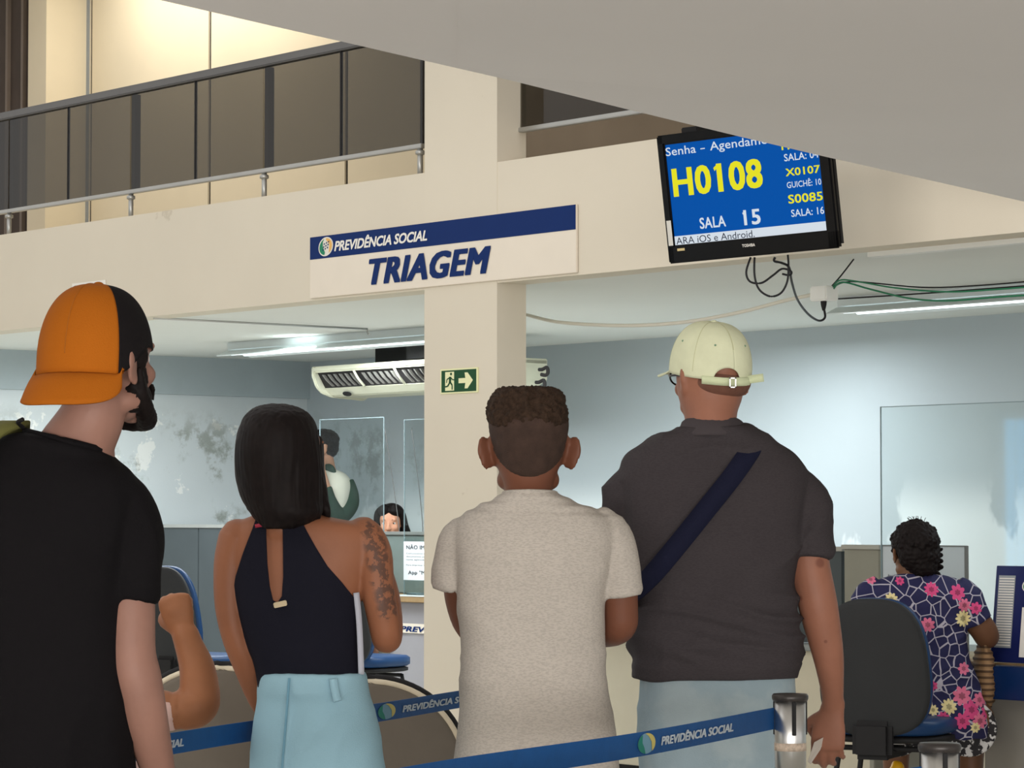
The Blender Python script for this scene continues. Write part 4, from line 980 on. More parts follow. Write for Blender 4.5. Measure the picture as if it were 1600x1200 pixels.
# ---- 2: woman with long dark hair
Y = 6.5; r2 = person(480, Y, 'person with long dark hair, black halter top and light blue trousers')
sk2 = skin('brown_skin', (140, 90, 64)); b = Sculpt()
def tatt(nt):
    pts = [(581, 822), (588, 850), (592, 878), (597, 905), (603, 930), (608, 950)]
    d = None
    for p in pts:
        x = nsmooth(nt, ndist(nt, PX(*p, Y-.045)), .034, .020); d = x if d is None else nmath(nt, 'MAXIMUM', d, x)
    n1 = nsmooth(nt, nnoise(nt, 55, 5, rough=.65), .46, .53); return nmath(nt, 'MULTIPLY', nmath(nt, 'MULTIPLY', d, n1), .72)
layer(sk2, (62, 50, 46), tatt)
H2 = Matrix.Translation(PX(444, 716, Y)) @ Matrix.Rotation(-math.radians(32), 4, 'Z') @ Matrix.Rotation(math.radians(2), 4, 'X') @ Matrix.Scale(.97, 4)
head(b, H2, .85, 0, .92)
b.tube([PX(440, 740, Y-.01), PX(442, 790, Y-.02), PX(444, 830, Y-.02)], [(.050, .052), (.049, .052), (.060, .055)])
W2 = [(795, 425, 470, .04, .04), (808, 385, 520, .055, .055), (822, 362, 580, .065, .065), (850, 352, 594, .075, .072), (890, 358, 582, .085, .078), (940, 366, 566, .10, .082), (1000, 382, 562, .10, .08), (1050, 400, 566, .095, .085), (1100, 400, 582, .11, .11), (1160, 392, 594, .115, .12), (1230, 390, 604, .11, .12)]
b.torso(Y, W2, p=2.3, shrink=.004)
b.tube([PX(372, 842, Y), PX(360, 880, Y-.005), PX(358, 940, Y-.01), PX(366, 990, Y-.01), PX(384, 1035, Y+.01), PX(412, 1100, Y+.07), PX(438, 1125, Y+.15)], [.045, .037, .033, .030, .031, .028, .020])
hand(b, PX(442, 1127, Y+.16), V(.7, .8, -.1), V(0, .2, 1), 1, .4, .88)
b.tube([PX(568, 838, Y), PX(584, 866, Y-.01), PX(590, 920, Y-.02), PX(598, 965, Y-.015), PX(604, 998, Y+.0), PX(606, 978, Y+.05), PX(603, 930, Y+.11), PX(594, 880, Y+.17)], [.044, .041, .037, .035, .033, .034, .031, .022])
hand(b, PX(592, 876, Y+.175), V(-1, .2, .35), V(0, .5, 1), -1, .9, .86)
lb = cloth('light_blue_crepe', (146, 182, 196)); 
def pf(c, n_):
    v = noise.noise(V(c.x*9+c.z*4, c.y*5, c.z*12)); z_ = smoothstep(c.z, 1.0, .90)
    return (.004*v+.010*z_*math.exp(-((abs(c.x-(-.42))-.0)/.09)**2)*0+.003*max(0, 1-abs(noise.noise(V(c.x*14-c.z*9, 2, c.z*7))*3)))*1
legs(Y, PX(495, 1000, Y).x, .92, .3, b, sk2, lb, r2, [(1051, 405, 573, .112, .112), (1058, 404, 573, .114, .116), (1078, 403, 576, .116, .120), (1100, 402, 581, .112, .112), (1150, 394, 593, .120, .128), (1200, 391, 602, .122, .132), (1260, 390, 606, .12, .125), (1320, 392, 604, .115, .11)], shoe=shoe_w, disp=pf, spread=.09, wide=1.0, hw=.142, rleg=.076)
b.build('body', sk2, r2, .0048, 4)
eyes(H2, r2)
# halter top: a slightly larger torso cut to the outline of the garment
t = Sculpt(); t.torso(Y, [(795, 412, 484, .045, .050), (808, 380, 522, .062, .068)]+[(a, xl-1, xr+1, f_+.006, k_+.006) for a, xl, xr, f_, k_ in W2[2:9]], p=2.3)
t.tube([PX(441, 850, Y-.02), PX(442, 812, Y-.02), PX(441, 785, Y-.02)], [(.062, .060), (.056, .058), (.054, .057)], dome=False)
tm = t.mesh(.0048, 5)
out = [(398, 826), (384, 862), (371, 900), (365, 932), (369, 962), (380, 995), (396, 1030), (405, 1072), (569, 1072), (566, 1035), (563, 1000), (560, 965), (556, 934), (536, 908), (515, 884), (497, 855), (484, 832), (470, 806), (452, 800), (444, 806), (446, 830), (447, 900), (445, 930), (438, 941), (431, 936), (426, 915), (422, 880), (420, 840), (420, 818), (414, 806), (404, 808)]
def cutter(poly_, Y0, d0, d1):
    m_ = bmesh.new(); a = [m_.verts.new(PX(x, y, Y0)+V(0, d0, 0)) for x, y in poly_]; c_ = [m_.verts.new(PX(x, y, Y0)+V(0, d1, 0)) for x, y in poly_]
    m_.faces.new(a); m_.faces.new(c_[::-1])
    for i in range(len(a)): m_.faces.new((a[i], c_[i], c_[(i+1) % len(a)], a[(i+1) % len(a)]))
    bmesh.ops.triangulate(m_, faces=[f for f in m_.faces if len(f.verts) > 4]); bmesh.ops.recalc_face_normals(m_, faces=m_.faces)
    me = bpy.data.meshes.new('c'); m_.to_mesh(me); m_.free(); return me
def intersect(me, cut):
    co = bpy.data.objects.new('cut', cut); col.objects.link(co)
    def su(o): m_ = o.modifiers.new('b', 'BOOLEAN'); m_.operation = 'INTERSECT'; m_.object = co; m_.solver = 'EXACT'
    r = applied(me, su); bpy.data.objects.remove(co); return r
tm2 = intersect(tm, cutter(out, Y, -.5, .5))
link(tm2, 'halter_top', cloth('black_rib_knit', (22, 22, 32)), r2, True)
strip('white_side_strip', [PX(556, 926, Y-.046), PX(560, 965, Y-.042), PX(562, 1000, Y-.040), PX(564, 1054, Y-.044)], .013, [V(.4, -1, 0)]*4, M('white_lining', (176, 178, 188), .7), r2, .004)
fr = Matrix.Translation(PX(438, 944, Y-.094)) @ Matrix.Rotation(-.22, 4, 'Y')
MB().fbox(fr, -.0145, .0145, -.004, .004, -.006, .006, .0015).build('clasp', M('gold_clasp', (128, 116, 92), .4, .6), r2)
strip('neck_cord', [PX(400, 822, Y-.060), PX(412, 820, Y-.075), PX(444, 818, Y-.082)], .008, [V(0, -1, 0)]*3, M('red_cord', (150, 40, 60), .7), r2, .003)
# trouser details
lb2 = cloth('light_blue_seam', (112, 156, 176))
strip('back_seam', [PX(452, 1060, Y-.111), PX(449, 1100, Y-.124), PX(445, 1150, Y-.133), PX(441, 1200, Y-.137), PX(440, 1240, Y-.132)], .005, [V(0, -1, 0)]*5, lb2, r2, .004)
strip('belt_loop', [PX(521, 1062, Y-.110), PX(524, 1080, Y-.118), PX(528, 1096, Y-.122)], .017, [V(0, -1, 0)]*3, lb, r2, .008)
# hair: long smooth mass over the back of the head
hr = Sculpt(); R = H2.to_3x3().normalized()
hr.torso(Y-.01, [(631, 418, 446, .02, .02, -.01), (637, 398, 468, .05, .055, -.01), (650, 383, 486, .085, .09, -.01), (672, 373, 496, .10, .11, -.01), (705, 367, 499, .09, .115, -.01), (740, 368, 500, .075, .11, -.01), (775, 376, 503, .06, .10, -.015), (800, 390, 504, .045, .085, -.03), (815, 402, 488, .03, .060, -.045), (826, 412, 458, .018, .035, -.06)], p=2.2)
hr.tube([PX(497, 690, Y+.055), PX(500, 740, Y+.03), PX(507, 790, Y+.0), PX(512, 802, Y-.02)], [(.012, .03), (.011, .035), (.012, .03), (.008, .02)])
rnd = random.Random(3)
for i in range(110):
    a = rnd.uniform(-1.25, 1.35); x0 = 434+52*math.sin(a); dp = -.105*math.cos(a)
    x1 = 446+ (56+rnd.uniform(-6, 4))*math.sin(a); yb = 800+rnd.uniform(-12, 26)*math.cos(a)
    hr.tube([PX(434+20*math.sin(a), 640, Y-.06*math.cos(a)-.01), PX(434+58*math.sin(a), 672, Y-.085*math.cos(a)-.02), PX(434+66*math.sin(a), 725, Y-.10*math.cos(a)-.02), PX((434+66*math.sin(a))*.6+x1*.4, 765, Y-.095*math.cos(a)-.02), PX(x1, yb, Y-.08*math.cos(a)-.025)], [.004, .006, .007, .007, .003], n=8, interp=3)
hr.build('hair', hair_black, r2, .0040, 2, lambda c, n_: .0018*noise.noise(V(c.x*150, c.y*150, c.z*8)))
sc = Sculpt(); sc.ell(H2 @ V(.083, -.002, -.036), (.004, .004, .004)); link(mesh_from(sc.v, sc.f), 'earring', alu, r2, True)

# ---- 3: man in the grey t-shirt
Y = 6.6; r3 = person(835, Y, 'person with short cropped hair in a light grey t-shirt, arms folded')
sk3 = skin('dark_tan_skin', (112, 70, 52)); b = Sculpt()
H3 = Matrix.Translation(PX(826, 706, Y)) @ Matrix.Rotation(math.radians(4), 4, 'Z') @ Matrix.Rotation(math.radians(-2), 4, 'X') @ Matrix.Diagonal((1.07, 1.0, 1.0, 1))
head(b, H3, 1.08, .42, 1.0)
b.torso(Y, [(640, 768, 884, .09, .10), (680, 766, 886, .095, .105), (715, 771, 880, .08, .09), (745, 783, 868, .065, .08, -.01), (768, 789, 862, .055, .062, -.012), (790, 780, 874, .05, .05, -.005)], p=2.2)
b.torso(Y, [(790, 790, 870, .05, .05), (820, 725, 945, .08, .075), (900, 722, 945, .10, .10), (1050, 730, 938, .10, .10), (1200, 730, 945, .11, .11), (1280, 740, 940, .11, .11)], shrink=.006)
b.tube([PX(735, 850, Y), PX(720, 885, Y+.01), PX(722, 940, Y+.08), PX(745, 985, Y+.15), PX(800, 985, Y+.19), PX(860, 975, Y+.21)], [.034, .038, .038, .038, .036, .027])
hand(b, PX(866, 974, Y+.212), V(1, .1, 0), V(0, .3, 1), -1, .5)
b.tube([PX(945, 845, Y), PX(964, 890, Y), PX(970, 950, Y+.01), PX(966, 978, Y+.03), PX(935, 985, Y+.12), PX(870, 990, Y+.18), PX(820, 990, Y+.20)], [.036, .042, .039, .040, .040, .034, .027])
hand(b, PX(812, 990, Y+.205), V(-1, .1, 0), V(0, .3, 1), 1, .5)
legs(Y, PX(838, 1000, Y).x, .92, .3, b, sk3, cloth('charcoal_trousers', (58, 60, 66)), r3, [(1225, 735, 945, .12, .12), (1300, 730, 950, .13, .13), (1350, 740, 940, .12, .12)], hw=.155)
b.build('body', sk3, r3, .0052, 4)
eyes(H3, r3)
grey = cloth('heather_grey', (186, 178, 168), .35); t = Sculpt()
t.torso(Y, [(766, 790, 866, .060, .068, -.015), (772, 782, 874, .066, .074, -.015), (784, 764, 897, .078, .084, -.008), (799, 732, 936, .09, .093), (816, 712, 958, .10, .104), (845, 708, 962, .112, .115), (890, 712, 952, .120, .122), (940, 718, 945, .122, .122), (1000, 721, 943, .122, .120), (1060, 721, 947, .124, .120), (1110, 718, 956, .13, .125), (1150, 714, 963, .135, .13), (1190, 708, 968, .14, .135), (1250, 702, 972, .142, .138)], p=2.5)
t.tube([PX(750, 828, Y), PX(718, 842, Y+.002), PX(709, 880, Y+.01), PX(707, 915, Y+.02)], [.036, .044, .044, .046], dome=False)
t.tube([PX(925, 815, Y), PX(952, 838, Y), PX(966, 885, Y), PX(971, 932, Y+.002)], [.040, .051, .050, .050], dome=False)
def gf(c, n_):
    z_ = smoothstep(c.z, 1.40, 1.15)
    v = 1-abs(noise.noise(V(c.x*5+c.z*1.5, c.y*3, c.z*3.3+4)))*2.6
    v2 = 1-abs(noise.noise(V(c.x*4+9, c.y*4, c.z*13)))*3.2; lo = smoothstep(c.z, 1.12, .95)
    nk = math.exp(-((c.z-1.375)/.03)**2)*math.sin(c.z*330+c.x*12)*.0018
    return .006*z_*max(v, 0)**2+.0025*max(v2, 0)**2+.003*noise.noise(V(c.x*9, c.y*9, c.z*9))+nk
t.build('tshirt', grey, r3, .006, 4, gf)
cb = Sculpt(); a_ = [V(0, 0, 0)]; ring = [PX(828+40*math.sin(q_), 771-2.5*math.cos(q_), Y-.016-.070*math.cos(q_)) for q_ in [2*math.pi*i/24 for i in range(26)]]
cb.tube(ring, [.006]*26, n=8, interp=1, dome=False); link(mesh_from(cb.v, cb.f), 'collar', grey, r3, True)
hr = Sculpt()
hr.torso(Y, [(606, 800, 852, .04, .045), (609, 780, 870, .07, .078), (620, 767, 881, .09, .098), (640, 762, 885, .096, .110), (656, 762, 887, .08, .116), (668, 768, 884, .06, .112)], p=2.8)
hr.build('hair', hair_brown, r3, .0042, 2, lambda c, n_: .0075*noise.noise(c*75)+.004*noise.noise(c*180))
hr = Sculpt(); hr.torso(Y, [(640, 766, 884, .05, .1035), (662, 763, 889, .05, .119), (690, 767, 885, .045, .118), (715, 773, 879, .035, .110), (738, 787, 865, .02, .090, -.010), (746, 800, 852, .012, .080, -.012)], p=2.2)
hr.build('short_hair', M('cropped_hair', (62, 46, 38), .85, var=.22, vscale=40, bump=.4, bscale=400), r3, .0045, 3, lambda c, n_: .0008*noise.noise(c*300))

# ---- 4: man in the polo shirt with a cream cap
Y = 6.95; r4 = person(1120, Y, 'person in dark grey polo shirt and pale jeans holding a paper slip')
sk4 = skin('ruddy_skin', (146, 98, 78)); b = Sculpt()
def spots(nt):
    a = nsmooth(nt, ndist(nt, PX(1280, 880, Y-.05)), .016, .008)
    for p, r_ in (((1249, 935), .010), ((1271, 928), .007), ((1290, 1002), .006)):
        a = nmath(nt, 'MAXIMUM', a, nsmooth(nt, ndist(nt, PX(*p, Y-.045)), r_, r_*.5))
    return nmath(nt, 'MULTIPLY', a, .5)
layer(sk4, (84, 40, 34), spots)
H4 = Matrix.Translation(PX(1112, 595, Y)) @ Matrix.Rotation(math.radians(28), 4, 'Z')
head(b, H4, 1.0, .15, 1.05)
b.torso(Y, [(585, 1056, 1162, .08, .09), (620, 1060, 1160, .07, .085), (645, 1068, 1152, .065, .08, -.01), (668, 1070, 1152, .06, .075, -.02), (690, 1060, 1165, .07, .07, -.02)], p=2.2)
b.torso(Y, [(690, 1050, 1180, .07, .07), (730, 985, 1245, .09, .09), (850, 985, 1245, .12, .12), (1000, 1000, 1235, .13, .12), (1150, 1005, 1235, .12, .12), (1220, 1010, 1230, .12, .12)], shrink=.006)
b.tube([PX(1240, 795, Y), PX(1262, 840, Y-.005), PX(1266, 885, Y-.01), PX(1276, 935, Y-.015), PX(1284, 975, Y-.01), PX(1294, 1025, Y), PX(1300, 1075, Y+.02), PX(1301, 1104, Y+.03)], [(.040, .040), (.046, .048), (.047, .05), (.047, .05), (.044, .046), (.037, .037), (.028, .030), (.025, .022)])
hand(b, PX(1301, 1108, Y+.03), V(-.13, .10, -1), V(-1, .35, .1), 1, .42, 1.04, (.35, .9))
b.tube([PX(1010, 780, Y), PX(985, 825, Y+.02), PX(996, 880, Y+.09), PX(1025, 915, Y+.16), PX(1065, 895, Y+.22), PX(1095, 870, Y+.24)], [.038, .040, .040, .038, .036, .026])
hand(b, PX(1100, 866, Y+.232), V(1, .1, .5), V(0, .2, 1), -1, .6)
dn = cloth('pale_denim', (150, 168, 176))
def denim(nt):
    return nmath(nt, 'MULTIPLY', nsmooth(nt, nnoise(nt, 9, 5), .45, .62), .35)
layer(dn, (186, 196, 196), denim)
def df(c, n_): return .004*max(0, 1-abs(noise.noise(V(c.x*6+c.z*5, c.y*3, c.z*10)))*3)+.003*noise.noise(c*10)
legs(Y, PX(1120, 1000, Y).x, .93, .3, b, sk4, dn, r4, [(1030, 1002, 1238, .13, .125), (1070, 999, 1241, .135, .132), (1120, 996, 1243, .137, .14), (1180, 997, 1243, .135, .142), (1230, 999, 1240, .13, .13)], wide=1.1, spread=.13, rleg=.090, disp=df, hw=.176)
b.build('body', sk4, r4, .0050, 4)
eyes(H4, r4)
polo = cloth('charcoal_melange', (62, 57, 59), .35); t = Sculpt()
t.torso(Y, [(668, 1058, 1168, .075, .082, -.02), (678, 1045, 1184, .082, .088, -.015), (692, 1012, 1216, .095, .10, -.005), (712, 978, 1246, .11, .113), (745, 968, 1262, .13, .128), (800, 970, 1258, .145, .138), (850, 976, 1250, .152, .142), (900, 983, 1240, .158, .142), (960, 990, 1240, .162, .145), (1010, 991, 1243, .162, .148), (1040, 990, 1246, .160, .150), (1058, 988, 1247, .160, .150)], p=2.6)
t.tube([PX(1215, 748, Y), PX(1248, 775, Y), PX(1262, 820, Y-.006), PX(1262.5, 868, Y-.01)], [.045, .058, .056, .056], dome=False)
t.tube([PX(1015, 748, Y), PX(984, 773, Y), PX(974, 815, Y+.01), PX(974, 852, Y+.03)], [.045, .060, .054, .052], dome=False)
def pfz(c, n_):
    lo = smoothstep(c.z, 1.24, 1.10); X = c.x-.46
    w_ = c.z*1.0+.16*X+.03*noise.noise(V(c.x*4, 0, c.z*6)); v = 1-abs(noise.noise(V(c.x*2.2, c.y*1.5, w_*17)))*2.8
    v2 = 1-abs(noise.noise(V(c.x*6-c.z*5, c.y*3, c.z*5+3)))*3
    return (lo*.013+.002)*max(v, 0)**1.5*smoothstep(c.z, .985, 1.03)+.010*max(v2, 0)**2+.003*noise.noise(c*8)+(.004*math.exp(-((c.z-1.0)/.012)**2))
t.build('polo_shirt', polo, r4, .0058, 3, pfz)
cb = Sculpt()
ringp = [(1113+q0*math.sin(a), 1, a) for q0, a in [(50, 2*math.pi*i/30) for i in range(32)]]
vs = []; fs = []
for i in range(31):
    a = 2*math.pi*i/30-math.pi
    for j, (y_, rx_, ry_) in enumerate(((651, 43, .062), (653, 46, .070), (664, 50, .082), (676, 55, .094), (680, 56, .094))):
        ff = .7 if abs(a) > 2.6 else 1
        vs.append(PX(1113+rx_*math.sin(a), y_+(6*(1-math.cos(a)) if j > 2 else 9*(1-math.cos(a))), Y-.015-ry_*math.cos(a)))
for i in range(30):
    for j in range(4): o = i*5+j; fs.append((o, o+5, o+6, o+1))
me = applied(mesh_from(vs, fs), lambda o: setattr(o.modifiers.new('s', 'SOLIDIFY'), 'thickness', .004)); link(me, 'collar', cloth('collar_rib', (70, 64, 66)), r4, True)
hr = Sculpt(); R4 = H4.to_3x3().normalized()
hr.ell(H4 @ V(0, -.040, -.005), (.074, .068, .044), R4); hr.build('hair', M('shaved_hair', (112, 76, 62), .8, var=.12, vscale=40, bump=.3, bscale=400), r4, .0045, 3)
# paper slip
tag(MB().prism([PX(1272, 1160, Y-.01), PX(1262, 1190, Y-.02), PX(1266, 1194, Y+.01), PX(1281, 1172, Y+.03), PX(1290, 1150, Y+.04)], (.001, -.001, .0006)).build('paper_slip', M('slip_paper', (206, 198, 188), .7)), 'white paper slip pinched in the right hand of the polo shirt man', 'paper')
# glasses
gl = empty('eyeglasses', H4 @ V(0, .09, .01), 'dark framed eyeglasses worn by the man in the cream cap', 'glasses'); gm = M('glasses_frame', (24, 20, 22), .3, var=0)
for q_ in (-1, 1):
    m = MB(); pts = [H4 @ V(q_*.034+.025*math.cos(a), .102-.010*abs(q_*.034+.025*math.cos(a))/.06, .012+.019*math.sin(a)) for a in [2*math.pi*i/20 for i in range(22)]]; m.tube(pts, .0024, 6)
    m.build('rim', gm, gl, True)
    MB().tube([H4 @ V(q_*.060, .094, .016), H4 @ V(q_*.088, .045, .012), H4 @ V(q_*.090, -.005, .010), H4 @ V(q_*.084, -.02, -.006)], .0026, 6).build('temple', gm, gl, True)
MB().tube([H4 @ V(-.009, .102, .014), H4 @ V(0, .107, .018), H4 @ V(.009, .102, .014)], .002, 6).build('bridge', gm, gl, True)
# cream cap
ccap = M('cream_twill', (214, 217, 184), .8, var=.04, vscale=25, bump=.4, bscale=60)
cap2 = empty('baseball_cap', PX(1112, 560, Y), 'pale cream cap with back strap on the man in the polo shirt', 'cap')
HD = Matrix.Translation(PX(1110, 577, Y)) @ Matrix.Rotation(math.radians(24), 4, 'Z') @ Matrix.Rotation(math.radians(9), 4, 'X')
AC_ = math.pi+.17
hh = lambda a: -.13+(.27*math.sqrt(max(1-((abs((a if a > 0 else a+2*math.pi)-AC_))/.36)**2, 0)) if abs((a if a > 0 else a+2*math.pi)-AC_) < .36 else 0)
def crinkle(me, amp):
    bm = bmesh.new(); bm.from_mesh(me); bm.normal_update()
    for v in bm.verts: v.co += v.normal*amp*noise.noise(v.co*22)
    bm.to_mesh(me); bm.free(); return me
link(dome(HD, .090, .119, .112, -math.pi, math.pi, hh, 144, 24, .002, .72), 'crown', ccap, cap2, True)
sc = Sculpt(); sc.ell(HD @ V(0, 0, .112), (.008, .008, .005)); link(mesh_from(sc.v, sc.f), 'top_button', ccap, cap2, True)
for k in range(6):
    a = math.pi/6+k*math.pi/3; e_ = .62; sc = Sculpt(); ce = math.cos(e_)**.72
    sc.ell(HD @ V(.0910*ce*math.sin(a), .120*ce*math.cos(a), .113*math.sin(e_)), (.0026, .0026, .0026)); link(mesh_from(sc.v, sc.f), 'eyelet', M('green_eyelet', (120, 150, 122), .6, var=0), cap2, True)
for k in range(3):
    a = k*math.pi/3; m = MB()
    m.tube([HD @ V(.0908*math.copysign(abs(math.cos(e_))**.72, math.cos(e_))*math.sin(a), .1198*math.copysign(abs(math.cos(e_))**.72, math.cos(e_))*math.cos(a), .1128*math.sin(e_)) for e_ in [(.0 if k else .02)+(math.pi-(.0 if k else .55))*i/24 for i in range(25)]], .0009, 5); m.build('seam', M('cream_seam', (190, 190, 150), .9, var=0), cap2, True)
vs = []; fs = []
for i in range(31):
    a = -.95+1.9*i/30; q_ = a/.95; ext = .070*math.sqrt(max(1-abs(q_)**2.4, 0))+.002
    for j in range(9):
        t_ = j/8; base = V(.090*math.sin(a), .119*math.cos(a), -.012); out_ = V(.35*math.sin(a), 1, -.25-.35*q_*q_).normalized(); vs.append(HD @ (base+out_*ext*t_))
for i in range(30):
    for j in range(8): o = i*9+j; fs.append((o, o+9, o+10, o+1))
me = applied(mesh_from(vs, fs), lambda o: setattr(o.modifiers.new('s', 'SOLIDIFY'), 'thickness', .004)); link(me, 'brim', ccap, cap2, True)
strap_m = cloth('pale_green_strap', (206, 214, 176))
sp = [HD @ V(.092*math.sin(a), .121*math.cos(a), -.016) for a in [math.pi-.45+1.24*i/8 for i in range(9)]]
nv = [(p_-HD.translation) for p_ in sp]
strip('back_strap', sp[::-1], .019, [n_.normalized() for n_ in nv[::-1]], strap_m, cap2, .0025)
tl_ = [HD @ V(.094*math.sin(a), .123*math.cos(a), -.015) for a in (math.pi+.15, math.pi-.2, math.pi-.5)]
tl_ += [PX(1165, 594, Y-.075), PX(1193, 590, Y-.075)]
strip('strap_tail', tl_, .019, [V(0, -1, 0), V(.3, -1, 0), V(.4, -1, 0), V(.2, -1, 0), V(.1, -1, 0)], strap_m, cap2, .0025)
bk = PX(1145, 598, Y-.126); fr = Matrix.Translation(bk); m = MB()
m.fbox(fr, -.008, -.005, -.002, .002, -.012, .012).fbox(fr, .005, .008, -.002, .002, -.012, .012).fbox(fr, -.008, .008, -.002, .002, .009, .012).fbox(fr, -.008, .008, -.002, .002, -.012, -.009); m.build('buckle', alu, cap2)
# navy sling strap over right shoulder, pouch at the front left
nav = cloth('navy_webbing', (24, 26, 46)); sb = empty('sling_bag', PX(1000, 950, Y+.2), 'navy sling bag strap crossing the back of the polo shirt', 'bag')
strip('strap', [PX(1150, 760, Y+.16), PX(1172, 705, Y+.11), PX(1183, 688, Y+.03), PX(1180, 692, Y-.075), PX(1166, 714, Y-.118), PX(1140, 750, Y-.137), PX(1100, 800, Y-.148), PX(1060, 850, Y-.152), PX(1025, 892, Y-.140), PX(1001, 918, Y-.118), PX(982, 936, Y-.06), PX(976, 950, Y+.04)], .047, [V(0, 1, .2), V(0, .8, 1), V(.1, 0, 1), V(.1, -.7, 1), V(0, -1, .4), V(0, -1, .1), V(0, -1, 0), V(-.1, -1, 0), V(-.3, -1, 0), V(-.8, -.7, 0), V(-1, 0, 0), V(-.8, .8, 0)], nav, sb, .004)
sc = Sculpt(); sc.ell(PX(1040, 960, Y+.23), (.11, .04, .08)); sc.build('pouch', nav, sb, .008, 3)

# ---- 5: person on a waiting chair, only the raised forearm shows beyond the capped man
Y = 7.0; r5 = person(165, Y, 'person hidden behind the capped man, raised fist and bent elbow showing'); sk5 = skin('tan_skin', (168, 112, 78)); b = Sculpt()
H5 = Matrix.Translation(PX(130, 960, Y)) @ Matrix.Rotation(-.3, 4, 'Z'); head(b, H5)
b.tube([PX(132, 985, Y-.01), PX(135, 1040, Y-.02)], [.056, .062])
b.torso(Y, [(1040, 80, 190, .06, .07), (1070, 40, 225, .09, .09), (1180, 45, 215, .11, .11), (1300, 50, 215, .12, .12), (1370, 45, 225, .12, .13)], shrink=.008)
b.tube([PX(215, 1095, Y), PX(250, 1108, Y), PX(285, 1110, Y), PX(308, 1104, Y), PX(312, 1085, Y+.01), PX(308, 1045, Y+.02), PX(296, 1010, Y+.03), PX(289, 990, Y+.035)], [(.05, .05), (.046, .046), (.047, .046), (.049, .045), (.049, .046), (.043, .043), (.035, .033), (.033, .028)])
hand(b, PX(287, 990, Y+.035), V(-.28, .05, 1), V(-1, .1, -.28), -1, 1.45, 1.02, (1.0, 1.6))
b.ell(PX(277, 955, Y+.05), (.036, .030, .034))
for q_ in (-1, 1):
    hx = PX(132, 1000, Y).x+q_*.1; b.tube([V(hx, Y, .50), V(hx, Y+.42, .50), V(hx, Y+.46, .44), V(hx, Y+.47, .1)], [.08, .055, .05, .035])
b.tube([PX(58, 1090, Y), PX(40, 1180, Y+.03), PX(60, 1260, Y+.15), PX(80, 1265, Y+.32)], [.05, .043, .038, .026]); hand(b, PX(80, 1266, Y+.33), V(0, 1, 0), V(1, 0, 0), 1, .3)
b.build('body', sk5, r5, .0055, 3); eyes(H5, r5)
t = Sculpt(); t.torso(Y, [(1034, 95, 172, .065, .072), (1060, 50, 215, .09, .095), (1100, 38, 232, .11, .11), (1200, 42, 222, .12, .12), (1300, 46, 222, .13, .13), (1375, 42, 230, .13, .13)]); t.tube([PX(200, 1095, Y), PX(240, 1110, Y), PX(276, 1112, Y)], [.062, .052, .045], dome=False); t.tube([PX(65, 1085, Y), PX(42, 1170, Y+.03)], [.06, .052], dome=False)
t.build('tshirt', cloth('pale_pink_cotton', (232, 196, 186)), r5, .007, 3)
t = Sculpt()
for q_ in (-1, 1):
    hx = PX(132, 1000, Y).x+q_*.1; t.tube([V(hx, Y-.04, .50), V(hx, Y+.40, .50), V(hx, Y+.46, .44), V(hx, Y+.47, .12)], [.095, .075, .07, .05], dome=False)
    sh = Sculpt(); f = V(hx, Y+.47, 0); sh.tube([f+V(0, -.05, .035), f+V(0, .08, .034), f+V(0, .19, .026)], [(.034, .034), (.044, .036), (.032, .022)]); me = sh.mesh(.007, 2)
    for v in me.vertices: v.co.z = max(v.co.z, .002)
    link(me, 'shoe', shoe_m, r5, True)
t.build('trousers', jeans, r5, .008, 3)
hr = Sculpt(); hr.ell(H5 @ V(0, -.016, .045), (.084, .10, .084), H5.to_3x3()); hr.ell(H5 @ V(0, -.04, .0), (.08, .07, .07), H5.to_3x3()); hr.build('hair', hair_brown, r5, .005, 2, lambda c, n_: .003*noise.noise(c*90))
st = empty('stool', (PX(132, 1000, Y).x, Y, 0), 'dark low stool under the seated person behind the capped man', 'stool'); zs_ = .37
MB().lathe((PX(132, 1000, Y).x, Y, 0), [(.18, zs_-.03), (.20, zs_-.02), (.20, zs_), (.17, zs_+.01)]).build('seat', matte_black, st, True)
for q_ in range(4):
    a = math.pi/4+q_*math.pi/2; c_ = V(PX(132, 1000, Y).x, Y, 0); MB().tube([c_+V(.12*math.cos(a), .12*math.sin(a), zs_-.03), c_+V(.19*math.cos(a), .19*math.sin(a), 0)], .012).build('leg', matte_black, st, True)

# ---- 6: man with the green and white jacket at the far counter
Y = 19.7; r6 = person(515, Y, 'person in green and cream jacket with hand raised to the face'); sk6 = skin('far_skin', (190, 140, 112)); b = Sculpt()
s6 = F/Y
H6 = Matrix.Translation(PX(503, 702, Y)) @ Matrix.Rotation(math.radians(100), 4, 'Z'); head(b, H6)
b.tube([PX(508, 715, Y), PX(512, 742, Y)], [.056, .06])
b.torso(Y, [(735, 495, 530, .06, .06), (752, 480, 548, .1, .1), (800, 482, 545, .11, .11), (860, 485, 540, .11, .11), (930, 485, 540, .11, .11)], shrink=.01)
b.tube([PX(541, 755, Y), PX(545, 785, Y), PX(530, 800, Y-.06), PX(512, 770, Y-.13), PX(503, 738, Y-.16)], [.036, .042, .042, .036, .028]); hand(b, PX(502, 733, Y-.16), V(-.1, .1, 1), V(-1, .4, 0), 1, .5)
b.tube([PX(486, 755, Y), PX(480, 810, Y), PX(485, 850, Y-.05), PX(500, 880, Y-.12)], [.05, .045, .038, .028]); hand(b, PX(501, 882, Y-.125), V(.3, -.3, -1), V(1, 0, 0), 1, .4)
legs(Y, PX(513, 1000, Y).x, .95, .3, b, sk6, cloth('dark_trousers', (34, 34, 38)), r6, [(900, 487, 540, .12, .12), (930, 486, 541, .13, .13), (960, 488, 538, .12, .12)])
b.build('body', sk6, r6, .007, 3); eyes(H6, r6)
jk = cloth('cream_jacket', (216, 212, 196)); gj = cloth('dark_green_sleeve', (40, 62, 50))
